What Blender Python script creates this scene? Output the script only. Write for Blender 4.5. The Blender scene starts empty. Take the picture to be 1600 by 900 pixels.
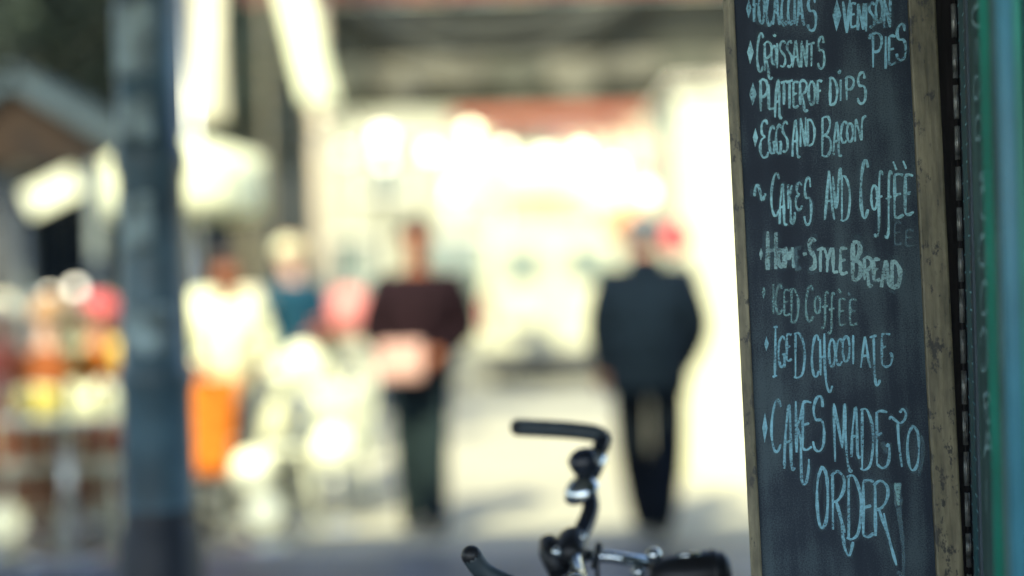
import bpy, bmesh, math, random
from mathutils import Vector, Matrix
random.seed(7)
R = math.radians
SC = bpy.context.scene
COL = SC.collection

# ------------------------------------------------------------------ camera
F = 2222.2                      # focal length in photograph pixels (50 mm on 36 mm, 1600 px)
CAM = Vector((0.0, 0.0, 1.33))
ROLL = R(1.6)
RIGHT = Vector((math.cos(ROLL), 0, -math.sin(ROLL)))
UP = Vector((math.sin(ROLL), 0, math.cos(ROLL)))
FWD = Vector((0, 1, 0))
cd = bpy.data.cameras.new('camera')
cd.sensor_width = 36.0; cd.lens = 50.0; cd.clip_start = 0.05; cd.clip_end = 800
cd.dof.use_dof = True; cd.dof.focus_distance = 2.40; cd.dof.aperture_fstop = 0.66
cd.dof.aperture_blades = 0
cam = bpy.data.objects.new('camera', cd); COL.objects.link(cam)
cam.matrix_world = Matrix(((RIGHT.x, UP.x, -FWD.x, CAM.x), (RIGHT.y, UP.y, -FWD.y, CAM.y),
                           (RIGHT.z, UP.z, -FWD.z, CAM.z), (0, 0, 0, 1)))
SC.camera = cam

# ------------------------------------------------------------------ sky, sun, exposure
SUN_EL, SUN_AZ = R(47), R(200)      # the sun stands behind the camera, a little to the left
w = bpy.data.worlds.new('World'); SC.world = w; w.use_nodes = True
nt = w.node_tree; nt.nodes.clear()
sky = nt.nodes.new('ShaderNodeTexSky'); sky.sky_type = 'NISHITA'; sky.sun_disc = False
sky.ozone_density = 3.0; sky.sun_elevation = SUN_EL; sky.sun_rotation = SUN_AZ
bg = nt.nodes.new('ShaderNodeBackground'); bg.inputs['Strength'].default_value = 0.15
wo = nt.nodes.new('ShaderNodeOutputWorld')
nt.links.new(sky.outputs[0], bg.inputs[0]); nt.links.new(bg.outputs[0], wo.inputs[0])
sd = bpy.data.lights.new('sun', 'SUN'); sd.energy = 3.2; sd.angle = R(0.53); sd.color = (1.0, 0.96, 0.66)
sun = bpy.data.objects.new('sun', sd); COL.objects.link(sun)
SUNV = Vector((math.sin(SUN_AZ) * math.cos(SUN_EL), math.cos(SUN_AZ) * math.cos(SUN_EL), math.sin(SUN_EL)))
sun.rotation_euler = SUNV.to_track_quat('Z', 'Y').to_euler()
sun.location = SUNV * 30
SC.view_settings.view_transform = 'Standard'; SC.view_settings.look = 'None'
SC.view_settings.gamma = 1.0; SC.view_settings.exposure = 1.75
SC.view_settings.use_curve_mapping = False
SC.render.engine = 'CYCLES'
SC.cycles.use_denoising = True
SC.cycles.use_adaptive_sampling = False
SC.cycles.max_bounces = 6
SC.cycles.transparent_max_bounces = 12
SC.cycles.sample_clamp_indirect = 6.0

# ------------------------------------------------------------------ helpers
def ray(px, py):
    return FWD + RIGHT * ((px - 800) / F) + UP * ((450 - py) / F)
def at(px, py, d):
    return CAM + ray(px, py) * d
def on_ground(px, d):
    """a spot on the ground at depth d that shows at column px"""
    x = (px - 800) / F * d
    for _ in range(4):
        v = (0 - CAM.z - RIGHT.z * 0) / d
        x = (px - 800) / F * d - 0
        break
    # image column u of ground point (X,d,0): u = X cos r + H sin r
    X = ((px - 800) / F * d - CAM.z * math.sin(ROLL)) / math.cos(ROLL)
    return Vector((X, d, 0))
def hit(px, py, p0, n):
    r = ray(px, py)
    t = (p0 - CAM).dot(n) / r.dot(n)
    return CAM + r * t

MATS = {}
def mat(name, col, rough=0.6, var=0.12, scale=8.0, metal=0.0, bump=0.0, col2=None, emit=0.0, spec=0.4,
        detail=4.0, stretch=None, transl=0.0):
    if name in MATS: return MATS[name]
    m = bpy.data.materials.new(name); m.use_nodes = True
    t = m.node_tree; b = t.nodes['Principled BSDF']
    b.inputs['Roughness'].default_value = rough; b.inputs['Metallic'].default_value = metal
    b.inputs['Specular IOR Level'].default_value = spec
    tc = t.nodes.new('ShaderNodeTexCoord'); mp = t.nodes.new('ShaderNodeMapping')
    if stretch: mp.inputs['Scale'].default_value = stretch
    nz = t.nodes.new('ShaderNodeTexNoise'); nz.inputs['Scale'].default_value = scale; nz.inputs['Detail'].default_value = detail
    rp = t.nodes.new('ShaderNodeValToRGB')
    c2 = col2 or tuple(max(0, c * (1 - 2.2 * var)) for c in col)
    c1 = col if col2 else tuple(min(1, c * (1 + var)) for c in col)
    rp.color_ramp.elements[0].position = 0.32; rp.color_ramp.elements[1].position = 0.68
    rp.color_ramp.elements[0].color = (*c2, 1); rp.color_ramp.elements[1].color = (*c1, 1)
    t.links.new(tc.outputs['Object'], mp.inputs[0]); t.links.new(mp.outputs[0], nz.inputs[0])
    t.links.new(nz.outputs[0], rp.inputs[0]); t.links.new(rp.outputs[0], b.inputs['Base Color'])
    if bump:
        bp = t.nodes.new('ShaderNodeBump'); bp.inputs['Strength'].default_value = bump; bp.inputs['Distance'].default_value = 0.01
        t.links.new(nz.outputs[0], bp.inputs['Height']); t.links.new(bp.outputs[0], b.inputs['Normal'])
    if emit:
        b.inputs['Emission Color'].default_value = (*col, 1); b.inputs['Emission Strength'].default_value = emit
    if transl:
        o = t.nodes['Material Output']; tr = t.nodes.new('ShaderNodeBsdfTranslucent'); mx = t.nodes.new('ShaderNodeMixShader')
        mx.inputs[0].default_value = transl
        t.links.new(rp.outputs[0], tr.inputs[0]); t.links.new(b.outputs[0], mx.inputs[1]); t.links.new(tr.outputs[0], mx.inputs[2])
        t.links.new(mx.outputs[0], o.inputs[0])
    MATS[name] = m
    return m

def glass(name, col=(0.9, 0.95, 0.95)):
    if name in MATS: return MATS[name]
    m = bpy.data.materials.new(name); m.use_nodes = True; t = m.node_tree; t.nodes.clear()
    o = t.nodes.new('ShaderNodeOutputMaterial'); g = t.nodes.new('ShaderNodeBsdfGlossy'); tr = t.nodes.new('ShaderNodeBsdfTransparent')
    g.inputs['Roughness'].default_value = 0.03; tr.inputs[0].default_value = (*col, 1)
    fr = t.nodes.new('ShaderNodeFresnel'); fr.inputs[0].default_value = 1.5; mx = t.nodes.new('ShaderNodeMixShader')
    nz = t.nodes.new('ShaderNodeTexNoise'); nz.inputs['Scale'].default_value = 3.0
    bp = t.nodes.new('ShaderNodeBump'); bp.inputs['Strength'].default_value = 0.02
    t.links.new(nz.outputs[0], bp.inputs['Height']); t.links.new(bp.outputs[0], g.inputs['Normal'])
    t.links.new(fr.outputs[0], mx.inputs[0]); t.links.new(tr.outputs[0], mx.inputs[1]); t.links.new(g.outputs[0], mx.inputs[2])
    t.links.new(mx.outputs[0], o.inputs[0]); MATS[name] = m
    return m

class MB:
    def __init__(s): s.v = []; s.f = []; s.sm = []
    def add(s, vs, fs, smooth=False):
        o = len(s.v); s.v += [tuple(v) for v in vs]
        for f in fs: s.f.append([i + o for i in f]); s.sm.append(smooth)
        return s
    def box(s, c, size, rot=None, bev=0.0):
        bm = bmesh.new(); bmesh.ops.create_cube(bm, size=1.0)
        for v in bm.verts: v.co = Vector((v.co.x * size[0], v.co.y * size[1], v.co.z * size[2]))
        if bev: bmesh.ops.bevel(bm, geom=bm.edges[:], offset=bev, segments=2, affect='EDGES', profile=0.6)
        bm.verts.ensure_lookup_table()
        M = rot if rot is not None else Matrix.Identity(3)
        vs = [M @ v.co + Vector(c) for v in bm.verts]; fs = [[v.index for v in f.verts] for f in bm.faces]
        bm.free(); return s.add(vs, fs)
    def tube(s, pts, r, n=10, cap=True):
        pts = [Vector(p) for p in pts]; rs = r if isinstance(r, (list, tuple)) else [r] * len(pts)
        vs = []; fs = []; prev = None
        for i, p in enumerate(pts):
            t = (pts[min(i + 1, len(pts) - 1)] - pts[max(i - 1, 0)])
            if t.length < 1e-9: t = Vector((0, 0, 1))
            t.normalize()
            if prev is None:
                a = Vector((0, 0, 1)) if abs(t.z) < 0.9 else Vector((1, 0, 0)); u = t.cross(a).normalized()
            else:
                u = (prev - t * prev.dot(t)); u = u.normalized() if u.length > 1e-6 else t.orthogonal().normalized()
            prev = u; v = t.cross(u)
            for k in range(n):
                a = 2 * math.pi * k / n; vs.append(p + (u * math.cos(a) + v * math.sin(a)) * rs[i])
        for i in range(len(pts) - 1):
            for k in range(n):
                k2 = (k + 1) % n; fs.append([i * n + k, i * n + k2, (i + 1) * n + k2, (i + 1) * n + k])
        if cap: fs.append(list(range(n))[::-1]); fs.append([(len(pts) - 1) * n + k for k in range(n)])
        return s.add(vs, fs, True)
    def lathe(s, prof, c=(0, 0, 0), n=20, M=None):
        vs = []; fs = []; c = Vector(c); M = M or Matrix.Identity(3)
        for (r, z) in prof:
            for k in range(n):
                a = 2 * math.pi * k / n; vs.append(M @ Vector((r * math.cos(a), r * math.sin(a), z)) + c)
        for i in range(len(prof) - 1):
            for k in range(n):
                k2 = (k + 1) % n; fs.append([i * n + k, i * n + k2, (i + 1) * n + k2, (i + 1) * n + k])
        return s.add(vs, fs, True)
    def ball(s, c, r, n=14, m=9, sq=(1, 1, 1)):
        prof = [(max(1e-4, math.sin(math.pi * i / m)) * r, -math.cos(math.pi * i / m) * r) for i in range(m + 1)]
        return s.lathe(prof, c, n, Matrix.Diagonal(Vector(sq)).to_3x3())
    def grid(s, fn, nu, nv, smooth=True):
        vs = [fn(i / nu, j / nv) for j in range(nv + 1) for i in range(nu + 1)]
        fs = [[j * (nu + 1) + i, j * (nu + 1) + i + 1, (j + 1) * (nu + 1) + i + 1, (j + 1) * (nu + 1) + i] for j in range(nv) for i in range(nu)]
        return s.add(vs, fs, smooth)
    def build(s, name, material, parent=None, loc=None, solid=0.0):
        me = bpy.data.meshes.new(name); me.from_pydata(s.v, [], s.f)
        me.polygons.foreach_set('use_smooth', s.sm); me.materials.append(material)
        bm = bmesh.new(); bm.from_mesh(me); bmesh.ops.recalc_face_normals(bm, faces=bm.faces[:]); bm.to_mesh(me); bm.free()
        o = bpy.data.objects.new(name, me); COL.objects.link(o)
        if parent: o.parent = parent
        if loc is not None: o.location = loc
        if solid:
            md = o.modifiers.new('solid', 'SOLIDIFY'); md.thickness = solid; md.offset = 0
        return o

def thing(name, label, cat, loc=(0, 0, 0), rz=0.0, group=None):
    o = bpy.data.objects.new(name, None); COL.objects.link(o); o.empty_display_size = 0.1
    o.location = loc; o.rotation_euler = (0, 0, rz); return tag(o, label, cat, group)
def tag(o, label=None, cat=None, group=None, kind=None):
    if label: o['label'] = label
    if cat: o['category'] = cat
    if group: o['group'] = group
    if kind: o['kind'] = kind
    return o
def dup(root, loc, rz=0.0, label=None):
    r = root.copy(); COL.objects.link(r); r.location = loc; r.rotation_euler = (0, 0, rz)
    if label: r['label'] = label
    for ch in list(root.children):
        c = ch.copy(); COL.objects.link(c); c.parent = r
        for g in list(ch.children):
            d = g.copy(); COL.objects.link(d); d.parent = c
    return r
def rotz(a): return Matrix.Rotation(a, 3, 'Z')
def smooth_line(pts, k=5):
    P = [Vector((*p, 0)) if len(p) == 2 else Vector(p) for p in pts]
    if len(P) < 3: return P
    out = []
    for i in range(len(P) - 1):
        a, b, c, d = P[max(i - 1, 0)], P[i], P[i + 1], P[min(i + 2, len(P) - 1)]
        for j in range(k):
            t = j / k
            out.append(0.5 * ((2 * b) + (c - a) * t + (2 * a - 5 * b + 4 * c - d) * t * t + (3 * b - a - 3 * c + d) * t ** 3))
    out.append(P[-1]); return out

# ------------------------------------------------------------------ ground
mg = mat('paving_stone', (0.38, 0.36, 0.27), 0.75, scale=0.6, col2=(0.26, 0.25, 0.20), bump=0.2, detail=8)
b = MB().grid(lambda u, v: (-200 + 400 * u, -100 + 420 * v, 0), 8, 8, False)
tag(b.build('ground', mg), kind='structure')
mfp = mat('bluestone_shade_tone', (0.13, 0.14, 0.15), 0.6, scale=2.2, var=.3, bump=0.15, detail=6)  # bluestone, coloured dark to deepen the shade up to the shadow line
fp = MB().box((0, (7.25 - 9.0) / 2, .002), (60, 16.25, .006)).build('footpath', mfp)
tag(fp, kind='structure')
for i in range(44):
    for j in range(3):
        x_ = -8 + i * .45 + .225 * (j % 2); y_ = 5.6 + j * .56
        if abs(x_) < 4.5: MB().box((x_, y_, .006), (.438, .548, .008), bev=.003).build('flagstone', mfp, fp)

# ------------------------------------------------------------------ verandah that shades the near footpath
mi = mat('post_paint', (0.065, 0.125, 0.16), 0.38, var=0.3, scale=4, bump=0.1)
mroof = mat('corrugated_iron', (0.30, 0.33, 0.34), 0.5, scale=3)
mbeam = mat('beam_paint', (0.16, 0.2, 0.22), 0.5)
vr = thing('verandah_roof', 'corrugated iron verandah roof over the near footpath, held by the iron post', 'roof', (0, 0, 3.05))
V0, V1 = -4.0, 5.05
def corr(u, v):
    x = -11 + 22 * u
    return (x, V0 + (V1 - V0) * v, 0.16 + 0.25 * (1 - v) + 0.012 * math.sin(x * 60))
MB().grid(corr, 660, 4).build('roofing_sheet', mroof, vr, solid=0.004)
for yy in (V0 + 0.1, -1.0, V1 - 0.09):
    MB().box((0, yy, 0.05), (22, 0.09, 0.18), bev=0.006).build('beam', mbeam, vr)

sa = thing('added_shade_awning', 'unseen awning added to shade the café tables at the left', 'awning', (0, 0, 3.05))  # out of view, added to keep the sun off the left tables
MB().grid(lambda u, v: (-11 + 7.7 * u, 5.12 + 2.4 * v, .16 - .05 * v + .012 * math.sin((-11 + 7.7 * u) * 60)), 240, 4).build('roofing_sheet', mroof, sa, solid=.004)
for xx in (-10.9, -7.2, -3.4): MB().box((xx, 6.3, .05), (.07, 2.3, .12), bev=.005).build('rafter', mbeam, sa)
# iron post at the left
PX = at(247, 450, 5.0)
PW = 1.12
po = thing('verandah_post', 'blue-grey iron verandah post with dark plinth, left of the café', 'post', (PX.x - 0.005, 4.96, 0))
MB().lathe([(0.135, 0.0), (0.135, 0.50), (0.125, 0.53), (0.118, 0.56), (0.118, 0.60)], n=8).build('plinth', mat('plinth_paint', (0.012, 0.016, 0.025), 0.5), po)
MB().lathe([(0.112, 0.60), (0.108, 1.0), (0.118, 1.03), (0.118, 1.07), (0.106, 1.10), (0.10, 1.75), (0.112, 1.78), (0.112, 1.84), (0.098, 1.88),
            (0.095, 2.6), (0.11, 2.64), (0.11, 2.7), (0.095, 2.74), (0.09, 2.86)], n=20).build('shaft', mi, po)
MB().lathe([(0.09, 2.86), (0.12, 2.89), (0.15, 2.97), (0.16, 3.0), (0.0, 3.0)], n=20).build('capital', mi, po)
for zz in ():
    MB().lathe([(0.125, zz - 0.025), (0.127, zz), (0.125, zz + 0.025)], n=20).build('band', mi, po)

mdapple = mat('dappled_light', (.34, .45, .47), .8, scale=9, var=.35)  # pale patches that put dappled light into the post's colour
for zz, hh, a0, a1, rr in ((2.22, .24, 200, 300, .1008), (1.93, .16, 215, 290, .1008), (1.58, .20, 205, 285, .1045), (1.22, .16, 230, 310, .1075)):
    MB().grid(lambda u, v: (rr * math.cos(R(a0 + (a1 - a0) * u)), rr * math.sin(R(a0 + (a1 - a0) * u)), zz + hh * (v - .5) + .008 * math.sin(9 * u)), 10, 4).build('light_patch', mdapple, po, solid=.0008)
po.scale = (PW, PW, 1.0)
# ------------------------------------------------------------------ the chalkboard
A0 = R(-8.0)
BN = Vector((math.sin(A0), -math.cos(A0), 0))        # faces the camera
BP = Vector((0, 0, 0)) + at(1300, 450, 2.42)
TLp, BLp = hit(1131, 0, BP, BN), hit(1176, 900, BP, BN)
TRp, BRp = hit(1461, 0, BP, BN), hit(1505, 900, BP, BN)
bu = ((TLp - BLp).normalized() + (TRp - BRp).normalized()).normalized()     # board's own up: it leans a little sideways
br = bu.cross(BN).normalized() * -1
if br.x < 0: br = -br
org = BLp + bu * (-(BLp.z - 0.06) / bu.z)               # foot of the left stile
BW = (hit(1483, 450, BP, BN) - hit(1153.5, 450, BP, BN)).dot(br)
BM3 = Matrix((br, BN * -1, bu)).transposed()           # columns: right, back, up
board = thing('chalkboard_sign', 'tall wood-framed blackboard menu with pale blue chalk lettering, in sharp focus', 'chalkboard', org)
board.matrix_world = Matrix.Translation(org) @ BM3.to_4x4()
def bl(px, py):                                        # pixel -> board coordinates (x right, z up) on its face
    p = hit(px, py, BP, BN) - org
    return p.dot(br), p.dot(bu)
BH = 2.06

def wood(name, c1, c2, c3, pit=0.5):
    m = bpy.data.materials.new(name); m.use_nodes = True; t = m.node_tree; b = t.nodes['Principled BSDF']
    b.inputs['Roughness'].default_value = 0.55
    tc = t.nodes.new('ShaderNodeTexCoord'); mp = t.nodes.new('ShaderNodeMapping'); mp.inputs['Scale'].default_value = (60, 60, 5)
    n1 = t.nodes.new('ShaderNodeTexNoise'); n1.inputs['Scale'].default_value = 1.6; n1.inputs['Detail'].default_value = 7
    r1 = t.nodes.new('ShaderNodeValToRGB'); r1.color_ramp.elements[0].position = 0.3; r1.color_ramp.elements[1].position = 0.72
    r1.color_ramp.elements[0].color = (*c2, 1); r1.color_ramp.elements[1].color = (*c1, 1)
    mp2 = t.nodes.new('ShaderNodeMapping'); mp2.inputs['Scale'].default_value = (1, 1, 0.55)
    n2 = t.nodes.new('ShaderNodeTexNoise'); n2.inputs['Scale'].default_value = 70; n2.inputs['Detail'].default_value = 5; n2.inputs['Roughness'].default_value = 0.7
    n3 = t.nodes.new('ShaderNodeTexNoise'); n3.inputs['Scale'].default_value = 9
    ad = t.nodes.new('ShaderNodeMath'); ad.operation = 'MULTIPLY_ADD'; ad.inputs[1].default_value = 0.45
    r2 = t.nodes.new('ShaderNodeValToRGB'); r2.color_ramp.elements[0].position = 0.80; r2.color_ramp.elements[1].position = 0.88
    mx = t.nodes.new('ShaderNodeMix'); mx.data_type = 'RGBA'; mx.inputs['B'].default_value = (*c3, 1)
    L = t.links.new
    L(tc.outputs['Object'], mp.inputs[0]); L(mp.outputs[0], n1.inputs[0]); L(n1.outputs[0], r1.inputs[0])
    L(tc.outputs['Object'], mp2.inputs[0]); L(mp2.outputs[0], n2.inputs[0]); L(tc.outputs['Object'], n3.inputs[0])
    L(n3.outputs[0], ad.inputs[0]); L(n2.outputs[0], ad.inputs[2]); L(ad.outputs[0], r2.inputs[0])
    n5 = t.nodes.new('ShaderNodeTexNoise'); n5.inputs['Scale'].default_value = 14; n5.inputs['Detail'].default_value = 6; n5.inputs['Roughness'].default_value = .65
    mp5 = t.nodes.new('ShaderNodeMapping'); mp5.inputs['Scale'].default_value = (1.6, 1.6, .5)
    r5 = t.nodes.new('ShaderNodeValToRGB'); r5.color_ramp.elements[0].position = .38; r5.color_ramp.elements[1].position = .62
    r5.color_ramp.elements[0].color = (.42, .44, .42, 1); r5.color_ramp.elements[1].color = (1, 1, 1, 1)
    mg5 = t.nodes.new('ShaderNodeMix'); mg5.data_type = 'RGBA'; mg5.blend_type = 'MULTIPLY'; mg5.inputs['Factor'].default_value = 1
    L(tc.outputs['Object'], mp5.inputs[0]); L(mp5.outputs[0], n5.inputs[0]); L(n5.outputs[0], r5.inputs[0])
    L(r1.outputs[0], mg5.inputs['A']); L(r5.outputs[0], mg5.inputs['B']); L(mg5.outputs['Result'], mx.inputs['A'])
    L(r2.outputs[0], mx.inputs['Factor']); L(mx.outputs['Result'], b.inputs['Base Color'])
    bp = t.nodes.new('ShaderNodeBump'); bp.inputs['Strength'].default_value = 0.35; bp.inputs['Distance'].default_value = 0.004
    L(n1.outputs[0], bp.inputs['Height']); L(bp.outputs[0], b.inputs['Normal'])
    return m
mwood = wood('worn_wood', (0.29, 0.255, 0.155), (0.13, 0.115, 0.072), (0.035, 0.035, 0.03))
mdark = wood('dark_stained_wood', (0.028, 0.020, 0.020), (0.014, 0.010, 0.012), (0.006, 0.005, 0.006))

def slate(name, c1, c2, dust):
    m = bpy.data.materials.new(name); m.use_nodes = True; t = m.node_tree; b = t.nodes['Principled BSDF']
    b.inputs['Roughness'].default_value = 0.62; b.inputs['Specular IOR Level'].default_value = 0.25
    tc = t.nodes.new('ShaderNodeTexCoord'); mp = t.nodes.new('ShaderNodeMapping'); mp.inputs['Scale'].default_value = (14, 14, 1.6)
    n1 = t.nodes.new('ShaderNodeTexNoise'); n1.inputs['Scale'].default_value = 1.5; n1.inputs['Detail'].default_value = 6
    n2 = t.nodes.new('ShaderNodeTexNoise'); n2.inputs['Scale'].default_value = 4.5; n2.inputs['Detail'].default_value = 3
    n4 = t.nodes.new('ShaderNodeTexNoise'); n4.inputs['Scale'].default_value = 420; n4.inputs['Detail'].default_value = 2
    mu = t.nodes.new('ShaderNodeMath'); mu.operation = 'MULTIPLY'
    mu2 = t.nodes.new('ShaderNodeMath'); mu2.operation = 'MULTIPLY'
    rp = t.nodes.new('ShaderNodeValToRGB'); e = rp.color_ramp.elements
    e[0].position = 0.10; e[0].color = (*c1, 1); e[1].position = 0.29; e[1].color = (*dust, 1)
    em = rp.color_ramp.elements.new(0.19); em.color = (*c2, 1)
    L = t.links.new
    L(tc.outputs['Object'], mp.inputs[0]); L(mp.outputs[0], n1.inputs[0]); L(tc.outputs['Object'], n2.inputs[0]); L(tc.outputs['Object'], n4.inputs[0])
    L(n1.outputs[0], mu.inputs[0]); L(n2.outputs[0], mu.inputs[1]); L(mu.outputs[0], mu2.inputs[0])
    ad = t.nodes.new('ShaderNodeMath'); ad.operation = 'ADD'; ad.inputs[1].default_value = 0.35
    L(n4.outputs[0], ad.inputs[0]); L(ad.outputs[0], mu2.inputs[1]); L(mu2.outputs[0], rp.inputs[0]); L(rp.outputs[0], b.inputs['Base Color'])
    return m
mslate = slate('slate_paint', (0.009, 0.016, 0.029), (0.016, 0.027, 0.043), (0.054, 0.082, 0.097))

def chalk(name, col, cover, fine=260.0):
    m = bpy.data.materials.new(name); m.use_nodes = True; t = m.node_tree; b = t.nodes['Principled BSDF']
    b.inputs['Base Color'].default_value = (*col, 1); b.inputs['Roughness'].default_value = 0.95; b.inputs['Specular IOR Level'].default_value = 0.05
    tc = t.nodes.new('ShaderNodeTexCoord'); n1 = t.nodes.new('ShaderNodeTexNoise'); n1.inputs['Scale'].default_value = fine; n1.inputs['Detail'].default_value = 3
    n2 = t.nodes.new('ShaderNodeTexNoise'); n2.inputs['Scale'].default_value = 22; n2.inputs['Detail'].default_value = 3
    mm = t.nodes.new('ShaderNodeMath'); mm.operation = 'MULTIPLY_ADD'; mm.inputs[1].default_value = 0.8
    sb = t.nodes.new('ShaderNodeMapRange'); sb.inputs['From Min'].default_value = 0.70; sb.inputs['From Max'].default_value = 1.05
    sb.inputs['To Min'].default_value = cover * 0.34; sb.inputs['To Max'].default_value = cover
    L = t.links.new
    L(tc.outputs['Object'], n1.inputs[0]); L(tc.outputs['Object'], n2.inputs[0]); L(n1.outputs[0], mm.inputs[0])
    L(n2.outputs[0], mm.inputs[2]); L(mm.outputs[0], sb.inputs['Value']); L(sb.outputs[0], b.inputs['Alpha'])
    return m
CH_STRONG = chalk('chalk_strong', (0.36, 0.66, 0.72), 0.95)
CH_BLUE = chalk('chalk_blue', (0.29, 0.58, 0.70), 0.90)
CH_THICK = chalk('chalk_broad', (0.40, 0.63, 0.64), 0.80)
CH_FAINT = chalk('chalk_thin', (0.30, 0.54, 0.55), 0.66)
CH_DUST = chalk('chalk_dust', (.20, .34, .38), .16, 160.0)
CH_GHOST = chalk('chalk_rubbed', (0.20, 0.34, 0.39), 0.36)

ixl = bl(1169, 450)[0]; ixr = bl(1440, 450)[0]
bw0 = bl(1151.5, 450)[0]; bw1 = bl(1483, 450)[0]
# panel, stiles, rails (local: x right, y back, z up; face of panel at y=0)
MB().box(((ixl + ixr) / 2, 0.006, BH / 2), (ixr - ixl + 0.03, 0.012, BH - 0.06)).build('slate_panel', mslate, board)
FR = 0.012
def stile(x0, x1):
    MB().box(((x0 + x1) / 2, 0.002, BH / 2), (x1 - x0, 2 * FR, BH), bev=0.0035).build('stile', mwood, board)
stile(bw0, ixl); stile(ixr, bw1)
for zc in (0.035, BH - 0.035):
    MB().box(((ixl + ixr) / 2, 0.002, zc), (ixr - ixl - 0.001, 2 * FR - .002, 0.07), bev=0.003).build('rail', mwood, board)
for xx in (bw0 + 0.02, bw1 - 0.03):
    MB().box((xx, 0.05, -0.018), (0.035, 0.24, 0.04), bev=0.004).build('foot', mwood, board)

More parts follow.
